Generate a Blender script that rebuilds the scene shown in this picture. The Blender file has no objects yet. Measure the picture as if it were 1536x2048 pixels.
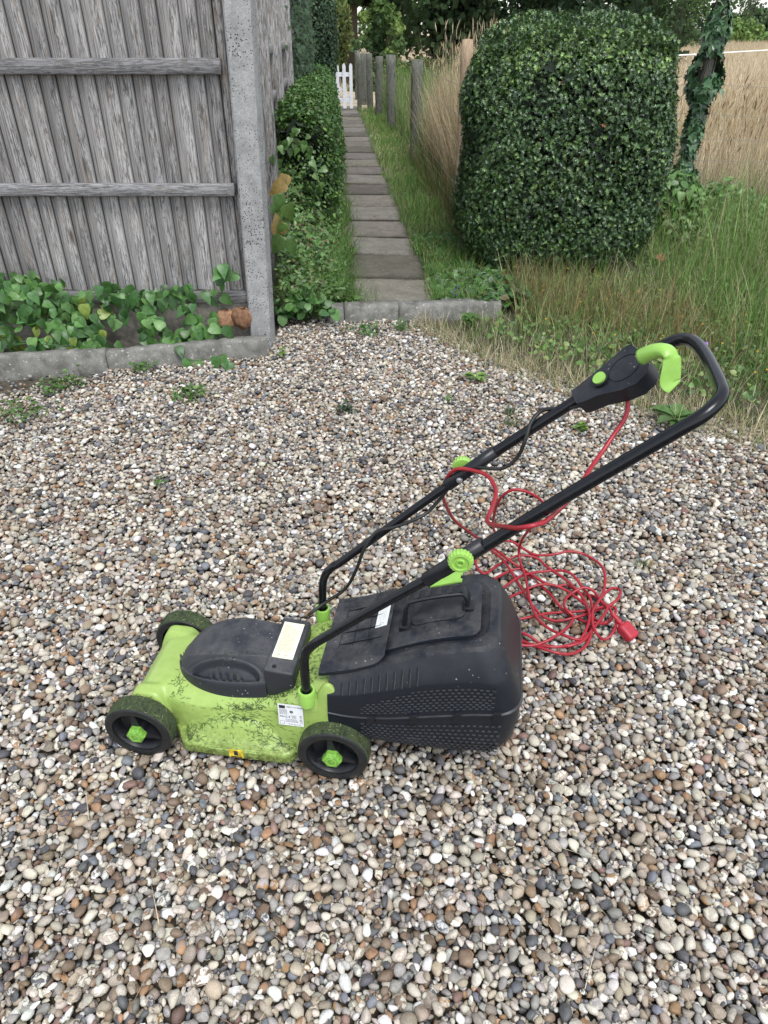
import bpy, bmesh, math, random
import numpy as np
from mathutils import Vector, Matrix
R = math.radians
random.seed(7)
rng = np.random.default_rng(11)
sc = bpy.context.scene
col = sc.collection

# ------------------------------------------------------------------ camera
cam_d = bpy.data.cameras.new('camera')
cam = bpy.data.objects.new('camera', cam_d); col.objects.link(cam)
cam.location = (0, 0, 1.40)
cam.rotation_euler = (R(90-34.2), 0, 0)
cam_d.sensor_fit = 'VERTICAL'; cam_d.sensor_height = 36.0
cam_d.lens = 1420/2048*36.0
cam_d.clip_start = 0.02; cam_d.clip_end = 1500
sc.camera = cam
# ------------------------------------------------------------------ sky and sun (bright overcast)
SUN_EL, SUN_AZ = 64, 158        # azimuth: degrees clockwise from +Y (the far side)
w = bpy.data.worlds.new('World'); sc.world = w; w.use_nodes = True
nt = w.node_tree; nt.nodes.clear()
sky = nt.nodes.new('ShaderNodeTexSky'); sky.sky_type = 'NISHITA'; sky.sun_disc = False
sky.sun_elevation = R(SUN_EL); sky.sun_rotation = R(SUN_AZ)
sky.air_density = 1.0; sky.dust_density = 1.0; sky.ozone_density = 1.0
hs = nt.nodes.new('ShaderNodeHueSaturation'); hs.inputs['Saturation'].default_value = 0.32; hs.inputs['Value'].default_value = 1.35
bg = nt.nodes.new('ShaderNodeBackground'); bg.inputs['Strength'].default_value = 0.15
out = nt.nodes.new('ShaderNodeOutputWorld')
nt.links.new(sky.outputs[0], hs.inputs['Color']); nt.links.new(hs.outputs[0], bg.inputs[0]); nt.links.new(bg.outputs[0], out.inputs[0])
sd = bpy.data.lights.new('sun', 'SUN'); sd.energy = 1.9; sd.angle = R(22); sd.color = (1.0, 0.995, 0.98)
sun = bpy.data.objects.new('sun', sd); col.objects.link(sun)
sun.rotation_euler = (R(90-SUN_EL), 0, R(180-SUN_AZ))
sc.view_settings.view_transform = 'Standard'; sc.view_settings.look = 'None'
sc.view_settings.exposure = 0.5; sc.view_settings.gamma = 1.0
sc.cycles.use_denoising = True
sc.cycles.max_bounces = 6; sc.cycles.diffuse_bounces = 2; sc.cycles.transparent_max_bounces = 6

# ------------------------------------------------------------------ materials
def new_mat(name):
    m = bpy.data.materials.new(name); m.use_nodes = True
    n = m.node_tree.nodes; b = n['Principled BSDF']
    return m, m.node_tree, n, b
def N(nt, t, **kw):
    x = nt.nodes.new(t)
    for k, v in kw.items():
        if k in ('operation', 'blend_type', 'data_type', 'attribute_name', 'feature', 'distance', 'mode', 'attribute_type'): setattr(x, k, v)
        else: x.inputs[k].default_value = v
    return x
def mixc(nt, fac, a, b, blend='MIX'):
    x = nt.nodes.new('ShaderNodeMix'); x.data_type = 'RGBA'; x.blend_type = blend
    for i, v in ((0, fac), (6, a), (7, b)):
        if isinstance(v, bpy.types.NodeSocket): nt.links.new(v, x.inputs[i])
        else: x.inputs[i].default_value = v if i == 0 else (*v, 1)
    return x.outputs[2]
def ramp(nt, src, p0, p1, v0=0., v1=1.):
    x = nt.nodes.new('ShaderNodeMapRange'); x.inputs[1].default_value = p0; x.inputs[2].default_value = p1
    x.inputs[3].default_value = v0; x.inputs[4].default_value = v1
    nt.links.new(src, x.inputs[0]); return x.outputs[0]
def coords(nt, scale=(1, 1, 1), kind='Object'):
    tc = nt.nodes.new('ShaderNodeTexCoord'); mp = nt.nodes.new('ShaderNodeMapping')
    mp.inputs['Scale'].default_value = scale; nt.links.new(tc.outputs[kind], mp.inputs[0]); return mp.outputs[0]
def noise(nt, vec, scale, detail=4., rough=.55, dist=0.):
    x = nt.nodes.new('ShaderNodeTexNoise'); x.inputs['Scale'].default_value = scale
    x.inputs['Detail'].default_value = detail; x.inputs['Roughness'].default_value = rough; x.inputs['Distortion'].default_value = dist
    if vec is not None: nt.links.new(vec, x.inputs['Vector'])
    return x.outputs[0]
def voro(nt, vec, scale):
    x = nt.nodes.new('ShaderNodeTexVoronoi'); x.inputs['Scale'].default_value = scale
    nt.links.new(vec, x.inputs['Vector']); return x
def bump(nt, bsdf, h, strength, dist=.002):
    x = nt.nodes.new('ShaderNodeBump'); x.inputs['Strength'].default_value = strength; x.inputs['Distance'].default_value = dist
    nt.links.new(h, x.inputs['Height']); nt.links.new(x.outputs[0], bsdf.inputs['Normal'])
def simple(name, c, rough=.5, metal=0., var=.0, vs=20., b=0., bs=200., spec=None):
    m, nt, n, p = new_mat(name)
    p.inputs['Base Color'].default_value = (*c, 1); p.inputs['Roughness'].default_value = rough; p.inputs['Metallic'].default_value = metal
    if spec is not None: p.inputs['Specular IOR Level'].default_value = spec
    v = coords(nt)
    if var:
        f = noise(nt, v, vs)
        nt.links.new(mixc(nt, ramp(nt, f, .3, .7), tuple(max(0, x*(1-var)) for x in c), tuple(min(1, x*(1+var)) for x in c)), p.inputs['Base Color'])
    if b: bump(nt, p, noise(nt, v, bs), b)
    return m
def tinted(name, rough=.5, transl=.0, var=.25, vs=60., b=0., bs=300., dark=None, spec=.5):
    """colour comes from the 'tint' attribute carried by each leaf, blade or stone"""
    m, nt, n, p = new_mat(name)
    a = N(nt, 'ShaderNodeAttribute', attribute_name='tint')
    v = coords(nt)
    f = noise(nt, v, vs, 3.)
    lo = mixc(nt, 1., a.outputs['Color'], (1-var, 1-var, 1-var), 'MULTIPLY'); hi = mixc(nt, 1., a.outputs['Color'], (1+var, 1+var, 1+var*.8), 'MULTIPLY')
    c = mixc(nt, ramp(nt, f, .32, .68), lo, hi)
    nt.links.new(c, p.inputs['Base Color']); p.inputs['Roughness'].default_value = rough; p.inputs['Specular IOR Level'].default_value = spec
    if b: bump(nt, p, noise(nt, v, bs), b)
    if transl:
        t = nt.nodes.new('ShaderNodeBsdfTranslucent'); mx = nt.nodes.new('ShaderNodeMixShader'); mx.inputs[0].default_value = transl
        nt.links.new(c, t.inputs[0]); nt.links.new(p.outputs[0], mx.inputs[1]); nt.links.new(t.outputs[0], mx.inputs[2])
        nt.links.new(mx.outputs[0], n['Material Output'].inputs[0])
    return m

def mat_stone():
    m, nt, n, p = new_mat('pebble_stone')
    a = N(nt, 'ShaderNodeAttribute', attribute_name='tint'); b2 = N(nt, 'ShaderNodeAttribute', attribute_name='vein')
    v = coords(nt)
    big = noise(nt, v, 95., 3., .6, .6); fine = noise(nt, v, 520., 3., .7)
    c = mixc(nt, ramp(nt, big, .47, .56), a.outputs['Color'], b2.outputs['Color'])
    c = mixc(nt, ramp(nt, fine, .3, .7), mixc(nt, 1., c, (.74, .73, .72), 'MULTIPLY'), mixc(nt, 1., c, (1.2, 1.2, 1.2), 'MULTIPLY'))
    nt.links.new(c, p.inputs['Base Color']); p.inputs['Roughness'].default_value = .55; p.inputs['Specular IOR Level'].default_value = .42
    bump(nt, p, fine, .35, .0015)
    return m
def mat_wood(name, light, dark, brown, axis='z', scale=1.):
    m, nt, n, p = new_mat(name)
    a = N(nt, 'ShaderNodeAttribute', attribute_name='tint')
    tc = nt.nodes.new('ShaderNodeTexCoord')
    ad = nt.nodes.new('ShaderNodeVectorMath'); ad.operation = 'ADD'
    mul = nt.nodes.new('ShaderNodeVectorMath'); mul.operation = 'SCALE'; mul.inputs['Scale'].default_value = 9.
    nt.links.new(a.outputs['Vector'], mul.inputs[0]); nt.links.new(tc.outputs['Object'], ad.inputs[0]); nt.links.new(mul.outputs[0], ad.inputs[1])
    def m_(sx, sz):
        mp = nt.nodes.new('ShaderNodeMapping'); s = {'z': (sx, sx, sz), 'x': (sz, sx, sx), 'y': (sx, sz, sx)}[axis]
        mp.inputs['Scale'].default_value = tuple(q*scale for q in s); nt.links.new(ad.outputs[0], mp.inputs[0]); return mp.outputs[0]
    g = noise(nt, m_(55, 3.2), 3., 6., .75, .5)
    g2 = noise(nt, m_(20, 2.2), 1.6, 5., .7, 2.2)
    g3 = noise(nt, m_(120, 14), 2., 4., .7)
    sepn = nt.nodes.new('ShaderNodeSeparateColor'); nt.links.new(a.outputs['Color'], sepn.inputs[0])
    c = mixc(nt, ramp(nt, g, .40, .56), dark, light)
    pt = noise(nt, m_(34, 9), 1.3, 4., .75, 1.5)
    c = mixc(nt, ramp(nt, pt, .54, .60, 0, .6), c, tuple(x*.8 for x in dark))
    c = mixc(nt, ramp(nt, g2, .54, .64, 0, .8), c, brown)
    c = mixc(nt, ramp(nt, g2, .44, .34, 0, .75), c, tuple(x*.42 for x in dark))
    c = mixc(nt, ramp(nt, g3, .55, .7, 0, .55), c, tuple(min(1, x*1.35) for x in light))
    vv = voro(nt, m_(9, 3.0), 1.0)
    c = mixc(nt, ramp(nt, vv.outputs['Distance'], .16, .07, 0, .85), c, tuple(x*.3 for x in brown))
    # board to board difference
    k = ramp(nt, sepn.outputs[1], 0, 1, .74, 1.16)
    kk = nt.nodes.new('ShaderNodeCombineColor')
    for i in range(3): nt.links.new(k, kk.inputs[i])
    c = mixc(nt, 1., c, kk.outputs[0], 'MULTIPLY')
    e = mixc(nt, ramp(nt, sepn.outputs[2], .0, 1., 0, .92), c, (.018, .018, .02))  # board edges go near black: overlap shadow and grime in the colour
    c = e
    nt.links.new(c, p.inputs['Base Color']); p.inputs['Roughness'].default_value = .85; p.inputs['Specular IOR Level'].default_value = .2
    bump(nt, p, g, .8, .004)
    return m
def mat_concrete(name, c, pits=True, lichen=.3, vs=1., tint=False):
    m, nt, n, p = new_mat(name)
    v = coords(nt)
    f = noise(nt, v, 14*vs, 6., .65); g = noise(nt, v, 140*vs, 4., .6); l = noise(nt, v, 45*vs, 5., .7)
    cc = mixc(nt, ramp(nt, f, .35, .65), tuple(x*(.74 if pits or tint else .5) for x in c), tuple(min(1, x*1.15) for x in c))
    cc = mixc(nt, ramp(nt, g, .4, .62, .0, .45), cc, tuple(x*.55 for x in c))
    cc = mixc(nt, ramp(nt, l, .60, .66, 0, lichen), cc, (.62, .62, .55))
    if tint:
        a = N(nt, 'ShaderNodeAttribute', attribute_name='tint'); cc = mixc(nt, 1., cc, a.outputs['Color'], 'MULTIPLY')
    h = g
    if pits:
        vo = voro(nt, v, 88.); wn = noise(nt, v, 9., 2.)
        sz = ramp(nt, wn, .30, .65, .08, .32)
        lt = nt.nodes.new('ShaderNodeMath'); lt.operation = 'LESS_THAN'; nt.links.new(vo.outputs['Distance'], lt.inputs[0]); nt.links.new(sz, lt.inputs[1])
        cc = mixc(nt, lt.outputs[0], cc, (.035, .035, .032))
    nt.links.new(cc, p.inputs['Base Color']); p.inputs['Roughness'].default_value = .9; p.inputs['Specular IOR Level'].default_value = .2
    bump(nt, p, h if pits else f, .7, .003 if pits else .012)
    return m
def mat_plastic(name, c, rough=.45, dust=.35, dustc=(.13, .125, .115), grain=.15, speck=True, vs=1., spec=.5):
    m, nt, n, p = new_mat(name)
    v = coords(nt)
    geo = nt.nodes.new('ShaderNodeNewGeometry'); sp = nt.nodes.new('ShaderNodeSeparateXYZ'); nt.links.new(geo.outputs['Normal'], sp.inputs[0])
    up = ramp(nt, sp.outputs[2], .3, .95)          # dust settles on what faces up
    f = noise(nt, v, 16*vs, 6., .7); g = noise(nt, v, 420., 3., .7)
    d = nt.nodes.new('ShaderNodeMath'); d.operation = 'MULTIPLY'; nt.links.new(ramp(nt, f, .38, .66), d.inputs[0]); nt.links.new(up, d.inputs[1])
    d2 = nt.nodes.new('ShaderNodeMath'); d2.operation = 'MULTIPLY'; nt.links.new(d.outputs[0], d2.inputs[0]); nt.links.new(ramp(nt, g, .3, .62, dust*.3, dust), d2.inputs[1])
    cc = mixc(nt, d2.outputs[0], c, dustc)
    if speck:
        vo = voro(nt, v, 105.); wn = noise(nt, v, 22., 2.)
        sz = ramp(nt, wn, .50, .72, .0, .19)
        lt = nt.nodes.new('ShaderNodeMath'); lt.operation = 'LESS_THAN'; nt.links.new(vo.outputs['Distance'], lt.inputs[0]); nt.links.new(sz, lt.inputs[1])
        mm = nt.nodes.new('ShaderNodeMath'); mm.operation = 'MULTIPLY'; mm.inputs[1].default_value = .6; nt.links.new(lt.outputs[0], mm.inputs[0])
        cc = mixc(nt, mm.outputs[0], cc, tuple(min(1., x*2+.18) for x in dustc))
    nt.links.new(cc, p.inputs['Base Color']); p.inputs['Specular IOR Level'].default_value = spec
    nt.links.new(ramp(nt, d2.outputs[0], 0, .4, rough, min(1, rough+.35)), p.inputs['Roughness'])
    bump(nt, p, g, grain, .0006)
    return m
def mat_deck():
    m, nt, n, p = new_mat('green_plastic_grimy')
    v = coords(nt)
    tc = nt.nodes.new('ShaderNodeTexCoord'); sp = nt.nodes.new('ShaderNodeSeparateXYZ'); nt.links.new(tc.outputs['Object'], sp.inputs[0])
    low = ramp(nt, sp.outputs[2], .115, .035)      # mud and grass juice splashed on the skirt
    f = noise(nt, v, 28., 6., .75); g = noise(nt, v, 260., 4., .7); h = noise(nt, v, 75., 5., .8, .8)
    c = mixc(nt, ramp(nt, f, .35, .65), (.265, .385, .09), (.325, .45, .12))
    a = nt.nodes.new('ShaderNodeMath'); a.operation = 'MULTIPLY'; nt.links.new(low, a.inputs[0]); nt.links.new(ramp(nt, h, .36, .6), a.inputs[1])
    c = mixc(nt, a.outputs[0], c, (.065, .075, .012))
    c = mixc(nt, ramp(nt, h, .64, .76, 0, .3), c, (.14, .19, .05))
    c = mixc(nt, ramp(nt, g, .66, .72, 0, .5), c, (.05, .08, .02))
    nt.links.new(c, p.inputs['Base Color']); nt.links.new(ramp(nt, a.outputs[0], 0, 1, .38, .75), p.inputs['Roughness'])
    bump(nt, p, g, .08, .0006)
    return m
def mat_tread():
    m, nt, n, p = new_mat('tyre_caked_with_grass')
    v = coords(nt)
    f = noise(nt, v, 330., 5., .8, 1.2); g = noise(nt, v, 34., 4., .6)
    c = mixc(nt, ramp(nt, f, .38, .62), (.014, .022, .012), (.095, .13, .048))
    c = mixc(nt, ramp(nt, f, .63, .70), c, (.22, .25, .11))
    c = mixc(nt, ramp(nt, g, .56, .66), c, (.014, .015, .015))
    nt.links.new(c, p.inputs['Base Color']); p.inputs['Roughness'].default_value = .9
    bump(nt, p, f, 1., .003)
    return m

M = dict(
    stone=mat_stone(),
    leaf=tinted('leaf', .42, .22, .22, 60.), gloss=tinted('glossy_leaf', .30, .10, .25, 40.), blade=tinted('grass_blade', .6, .25, .2, 30., spec=.3),
    far_leaf=tinted('far_foliage', .7, .25, .35, 1.2, spec=.2), bark=tinted('bark', .9, 0, .3, 30., 1., 60.), stem=tinted('plant_stem', .6, 0, .2, 60.),
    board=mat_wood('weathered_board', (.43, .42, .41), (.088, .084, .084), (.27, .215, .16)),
    rail=mat_wood('weathered_rail', (.30, .295, .30), (.10, .10, .10), (.15, .13, .11), 'x'),
    old_post=mat_wood('old_round_post', (.20, .205, .175), (.06, .066, .055), (.13, .12, .08)),
    new_post=mat_wood('sawn_post', (.52, .40, .28), (.36, .25, .16), (.42, .29, .2)),
    conc=mat_concrete('pitted_concrete', (.36, .36, .355)), kerb=mat_concrete('mossy_concrete', (.22, .215, .195), False, .55), slab=mat_concrete('paving_concrete', (.20, .185, .162), False, .25, .8, True),
    gravelboard=mat_concrete('rough_concrete', (.36, .33, .28), False, .2, 1.5),
    black=mat_plastic('dusty_black_plastic', (.010, .0122, .018), .36, .5, spec=.34), black_clean=mat_plastic('black_plastic', (.009, .010, .014), .34, .2, speck=False, spec=.38),
    lid=mat_plastic('dusty_lid_plastic', (.011, .0135, .020), .34, .62, (.12, .115, .105), vs=1.4), cover=mat_plastic('dusty_cover_plastic', (.020, .022, .029), .46, .75, (.11, .11, .11)),
    deck=mat_deck(), green=simple('green_plastic', (.28, .52, .095), .34, 0, .08, 40.), moulding=simple('highlit_moulding', (.040, .044, .052), .45, 0, .3, 60.), green2=simple('grassy_green_plastic', (.16, .36, .05), .4, 0, .35, 120.),  # moulding: paler grey puts edge highlights and dust into the colour
    tread=mat_tread(), rubber=simple('black_rubber', (.011, .012, .013), .5, 0, .4, 60., .3, 400.), rim=simple('wheel_plastic', (.010, .011, .014), .4, 0, .4, 80.),
    tube=simple('black_powder_coated_steel', (.006, .0068, .009), .22, 0, .3, 90., .04, 300., .36), cable=simple('black_cable', (.012, .012, .012), .5),
    red=simple('red_cable', (.30, .012, .022), .38, 0, .15, 60.), redplug=simple('red_rubber_plug', (.36, .018, .032), .5, 0, .12, 60.),
    label=simple('white_label', (.72, .74, .76), .35, 0, .05, 90.), cream=simple('faded_warning_label', (.78, .76, .58), .4, 0, .1, 60.), ink=simple('black_ink', (.02, .02, .025), .5), paleink=simple('faded_print', (.36, .33, .19), .6),
    yellow=simple('yellow_label', (.62, .46, .03), .4, 0, .5, 90.), steel=simple('zinc_steel', (.45, .45, .46), .35, .8), hole=simple('dark_opening', (.004, .004, .005), .8),
    wire=simple('galvanised_wire', (.25, .25, .24), .5, .5), white=simple('white_paint', (.78, .80, .84), .5, 0, .04, 20.), tape=simple('white_tape', (.75, .75, .70), .6),
    clipping=tinted('cut_grass', .7, .1, .2), petal=tinted('petal', .5, .3, .15), dead=tinted('dead_leaf', .7, .15, .35, 50., .4, 200.),
)

# ------------------------------------------------------------------ mesh helpers
def finish(o, name, parent=None, kind=None):
    col.objects.link(o)
    if parent is not None: o.parent = parent
    if kind: o['kind'] = kind
    return o
def tag(o, label, cat=None, group=None, kind=None):
    if label: o['label'] = label
    if cat: o['category'] = cat
    if group: o['group'] = group
    if kind: o['kind'] = kind
    return o
def empty(name, label, cat, loc=(0, 0, 0), rz=0., group=None):
    o = bpy.data.objects.new(name, None); col.objects.link(o); o.location = loc; o.rotation_euler = (0, 0, rz); o.empty_display_size = .1
    return tag(o, label, cat, group)
def np_mesh(name, V, F, mat, parent=None, tint=None, smooth=True, extra=None):
    """V (n,3); F (m,k) or list of such arrays; tint (n,3)"""
    me = bpy.data.meshes.new(name)
    Fs = F if isinstance(F, list) else [F]
    idx = np.concatenate([f.ravel() for f in Fs]).astype(np.int32)
    tot = np.concatenate([np.full(len(f), f.shape[1]) for f in Fs]).astype(np.int32)
    st = np.concatenate([[0], np.cumsum(tot)[:-1]]).astype(np.int32)
    me.vertices.add(len(V)); me.vertices.foreach_set('co', np.ascontiguousarray(V, dtype=np.float32).ravel())
    me.loops.add(len(idx)); me.loops.foreach_set('vertex_index', idx)
    me.polygons.add(len(tot)); me.polygons.foreach_set('loop_start', st)
    if isinstance(smooth, np.ndarray): me.polygons.foreach_set('use_smooth', smooth)
    elif smooth: me.polygons.foreach_set('use_smooth', np.ones(len(tot), dtype=bool))
    me.update(calc_edges=True)
    for nm, arr in (('tint', tint), ('vein', extra)):
        if arr is not None:
            a = me.attributes.new(nm, 'FLOAT_COLOR', 'POINT')
            c4 = np.ones((len(V), 4), dtype=np.float32); c4[:, :3] = arr
            a.data.foreach_set('color', c4.ravel())
    me.materials.append(mat)
    return finish(bpy.data.objects.new(name, me), name, parent)
def scatter(TV, TF, P, Rm, S):
    """template (n,3)/(m,k) at P with rotation matrices Rm and scales S (N,) or (N,3)"""
    S = np.asarray(S, float)
    if S.ndim == 1: S = S[:, None].repeat(3, 1)
    V = np.einsum('nij,nvj->nvi', Rm, TV[None]*S[:, None, :]) + P[:, None, :]
    F = TF[None] + (np.arange(len(P))*len(TV))[:, None, None]
    return V.reshape(-1, 3), F.reshape(-1, TF.shape[1])
def unit(a): return a/np.maximum(np.linalg.norm(a, axis=-1, keepdims=True), 1e-9)
def frames(n, up=None, spin=None):
    """columns: x = leaf axis, y = side, z = face normal"""
    n = unit(n)
    if up is None: up = rng.normal(size=n.shape)
    x = unit(up - (up*n).sum(-1, keepdims=True)*n); y = np.cross(n, x)
    return np.stack([x, y, n], axis=-1)
class Acc:
    def __init__(s): s.V = []; s.F = {}; s.T = []; s.n = 0
    def add(s, V, F, tint):
        tint = np.asarray(tint, float)
        if tint.ndim == 1: tint = np.tile(tint, (len(V), 1))
        s.V.append(V); s.T.append(tint); s.F.setdefault(F.shape[1], []).append(F+s.n); s.n += len(V)
    def leaves(s, tpl, P, Rm, S, cols, var=None):
        V, F = scatter(tpl[0], tpl[1], P, Rm, S)
        s.add(V, F, np.repeat(cols, len(tpl[0]), axis=0))
    def obj(s, name, mat, parent=None, smooth=True):
        return np_mesh(name, np.concatenate(s.V), [np.concatenate(f) for f in s.F.values()], mat, parent, np.concatenate(s.T), smooth)
def pal(cols, n, p=None, jit=.15):
    c = np.array(cols)[rng.choice(len(cols), n, p=p)]
    return np.clip(c*(1+rng.normal(size=(n, 1))*jit)*(1+rng.normal(size=(n, 3))*jit*.13), .003, .95)
def outline_leaf(pts, fold=.25, droop=.25, curl=0.):
    """half outline (x along, y half width) mirrored about a folded midrib"""
    pts = np.array(pts, float); k = len(pts)
    x = pts[:, 0]; y = pts[:, 1]
    z = lambda x, y: -droop*x*x + fold*np.abs(y) + curl*np.sin(x*6)*.05
    mid = np.stack([x, 0*x, z(x, 0*x)], 1); a = np.stack([x, y, z(x, y)], 1); b = np.stack([x, -y, z(x, y)], 1)
    V = np.concatenate([mid, a, b]); F = []
    for i in range(k-1):
        F += [(i, i+1, k+i+1, k+i), (i+1, i, 2*k+i, 2*k+i+1)]
    return V, np.array(F)
T_oval = outline_leaf([(0, .02), (.3, .22), (.65, .24), (1, .01)], .35, .3)
T_heart = outline_leaf([(0, .03), (-.12, .22), (-.06, .36), (.15, .42), (.4, .36), (.7, .18), (1, .01)], .22, .25)
T_round = outline_leaf([(0, .03), (-.06, .25), (.1, .42), (.4, .5), (.75, .38), (1, .03)], .16, .12)
T_holly = outline_leaf([(0, .02), (.14, .22), (.24, .08), (.38, .40), (.52, .10), (.66, .34), (.78, .07), (1.05, .005)], .65, .45)
T_ivy = outline_leaf([(0, .04), (-.12, .42), (.14, .28), (.30, .52), (.45, .24), (.75, .14), (1, .005)], .15, .25)
T_small = outline_leaf([(0, .05), (.5, .32), (1, .02)], .4, .25)
T_quad = (np.array([(-.5, -.35, 0), (.5, -.25, .08), (.4, .4, -.05), (-.45, .3, .1)]), np.array([(0, 1, 2, 3)]))
def blades(P, H, lean, bend, wid, cols, segs=4, az=None, acc=None):
    """curved grass blades rooted at P; lean, bend in radians"""
    n = len(P)
    if az is None: az = rng.uniform(0, 2*np.pi, n)
    d = np.stack([np.cos(az), np.sin(az), 0*az], 1)
    face = az + np.pi/2 + rng.normal(size=n)*.6
    sd_ = np.stack([np.cos(face), np.sin(face), 0*az], 1)
    pts = [P]; ang = lean.copy(); p = P.copy()
    for i in range(segs):
        p = p + (H/segs)[:, None]*(d*np.sin(ang)[:, None] + np.array([0, 0, 1.])*np.cos(ang)[:, None]); pts.append(p); ang = ang+bend/segs
    V = []; 
    for i, q in enumerate(pts[:-1]):
        wd = (wid*(1-.75*(i/segs)))[:, None]*.5
        V += [q-sd_*wd, q+sd_*wd]
    V.append(pts[-1])
    V = np.stack(V, 1); m = V.shape[1]
    Q = np.array([(2*i, 2*i+1, 2*i+3, 2*i+2) for i in range(segs-1)]); T = np.array([(2*segs-2, 2*segs-1, 2*segs)])
    off = (np.arange(n)*m)[:, None, None]
    c = np.repeat(cols, m, axis=0)
    acc.V.append(V.reshape(-1, 3)); acc.T.append(c)
    acc.F.setdefault(4, []).append((Q[None]+off).reshape(-1, 4)+acc.n); acc.F.setdefault(3, []).append((T[None]+off).reshape(-1, 3)+acc.n)
    acc.n += n*m
def catmull(pts, sub=6):
    P = np.array(pts, float); P = np.concatenate([[2*P[0]-P[1]], P, [2*P[-1]-P[-2]]]); o = []
    for i in range(1, len(P)-2):
        p0, p1, p2, p3 = P[i-1:i+3]
        for t in np.arange(sub)/sub:
            o.append(.5*((2*p1)+(-p0+p2)*t+(2*p0-5*p1+4*p2-p3)*t*t+(-p0+3*p1-3*p2+p3)*t**3))
    o.append(P[-2]); return np.array(o)
def tube_np(P, r, k=10, flat=1.):
    """swept tube with parallel transport; r scalar or per point; flat squashes the second axis"""
    P = np.array(P, float); n = len(P); r = np.broadcast_to(np.asarray(r, float), (n,))
    T = unit(np.gradient(P, axis=0)); u = np.array([0, 0, 1.]); 
    if abs(T[0][2]) > .9: u = np.array([0, 1., 0])
    V = []
    for i in range(n):
        u = u-np.dot(u, T[i])*T[i]; u /= np.linalg.norm(u); v = np.cross(T[i], u)
        a = np.arange(k)*2*np.pi/k
        V.append(P[i]+r[i]*(np.cos(a)[:, None]*u*flat+np.sin(a)[:, None]*v))
    V = np.concatenate(V+[P[:1], P[-1:]]); F = []
    for i in range(n-1):
        for j in range(k): F.append((i*k+j, i*k+(j+1) % k, (i+1)*k+(j+1) % k, (i+1)*k+j))
    F = np.array(F)[:, ::-1]; c0 = n*k; c1 = n*k+1
    T3 = np.array([(c0, j, (j+1) % k) for j in range(k)]+[(c1, (n-1)*k+(j+1) % k, (n-1)*k+j) for j in range(k)])
    return V, F, T3
def tube(name, P, r, mat, parent=None, k=12, sub=0, flat=1., tint=None):
    if sub: P = catmull(P, sub)
    V, F, T3 = tube_np(P, r, k, flat)
    return np_mesh(name, V, [F, T3], mat, parent, None if tint is None else np.tile(tint, (len(V), 1)))
def acc_tube(acc, P, r, tint, k=6, sub=0):
    if sub: P = catmull(P, sub)
    V, F, T3 = tube_np(P, r, k); n = acc.n
    acc.V.append(V); acc.T.append(np.tile(tint, (len(V), 1))); acc.F.setdefault(4, []).append(F+n); acc.F.setdefault(3, []).append(T3+n); acc.n += len(V)
def bm_obj(name, bm, mat, parent=None, smooth=False, bevel=0., segs=2):
    if bevel: bmesh.ops.bevel(bm, geom=[e for e in bm.edges if len(e.link_faces) == 2 and e.calc_face_angle(0) > .5], offset=bevel, segments=segs, profile=.5, affect='EDGES', clamp_overlap=True)
    bmesh.ops.recalc_face_normals(bm, faces=bm.faces)
    me = bpy.data.meshes.new(name); bm.to_mesh(me); bm.free()
    if smooth:
        for p in me.polygons: p.use_smooth = True
        if bevel or smooth == 'auto':
            me.set_sharp_from_angle(angle=R(38))
    me.materials.append(mat)
    return finish(bpy.data.objects.new(name, me), name, parent)
def bm_box(bm, lo, hi, mtx=None):
    r = bmesh.ops.create_cube(bm, size=1.)
    for v in r['verts']:
        v.co = Vector([lo[i]+(v.co[i]+.5)*(hi[i]-lo[i]) for i in range(3)])
        if mtx is not None: v.co = mtx @ v.co
    return r['verts']
def bm_prism(bm, poly, a, b, f):
    """polygon in 2D extruded between depth a and b; f(u, v, d) -> point"""
    lo = [bm.verts.new(f(u, v, a)) for u, v in poly]; hi = [bm.verts.new(f(u, v, b)) for u, v in poly]
    n = len(poly); bm.faces.new(lo); bm.faces.new(hi[::-1])
    for i in range(n): bm.faces.new((lo[i], hi[i], hi[(i+1) % n], lo[(i+1) % n]))
def lathe(name, prof, mat, parent, axis='y', k=48, closed=False, rib=None, smooth='auto', loc=(0, 0, 0)):
    """prof: list of (radius, height along axis)"""
    bm = bmesh.new(); rings = []
    for r, h in prof:
        ring = []
        for j in range(k):
            a = 2*math.pi*j/k; rr = r
            if rib and r >= rib[0]: rr = r*(1+rib[1]*(1 if (j*rib[2]//k) % 2 else -1)) if rib[3] == 0 else r*(1+rib[1]*math.cos(rib[2]*a))
            p = (rr*math.cos(a), h, rr*math.sin(a)) if axis == 'y' else (rr*math.cos(a), rr*math.sin(a), h)
            ring.append(bm.verts.new(Vector(p)+Vector(loc)))
        rings.append(ring)
    m = len(rings)
    for i in range(m if closed else m-1):
        A, B = rings[i], rings[(i+1) % m]
        for j in range(k): bm.faces.new((A[j], A[(j+1) % k], B[(j+1) % k], B[j]))
    
    return bm_obj(name, bm, mat, parent, smooth)
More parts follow.
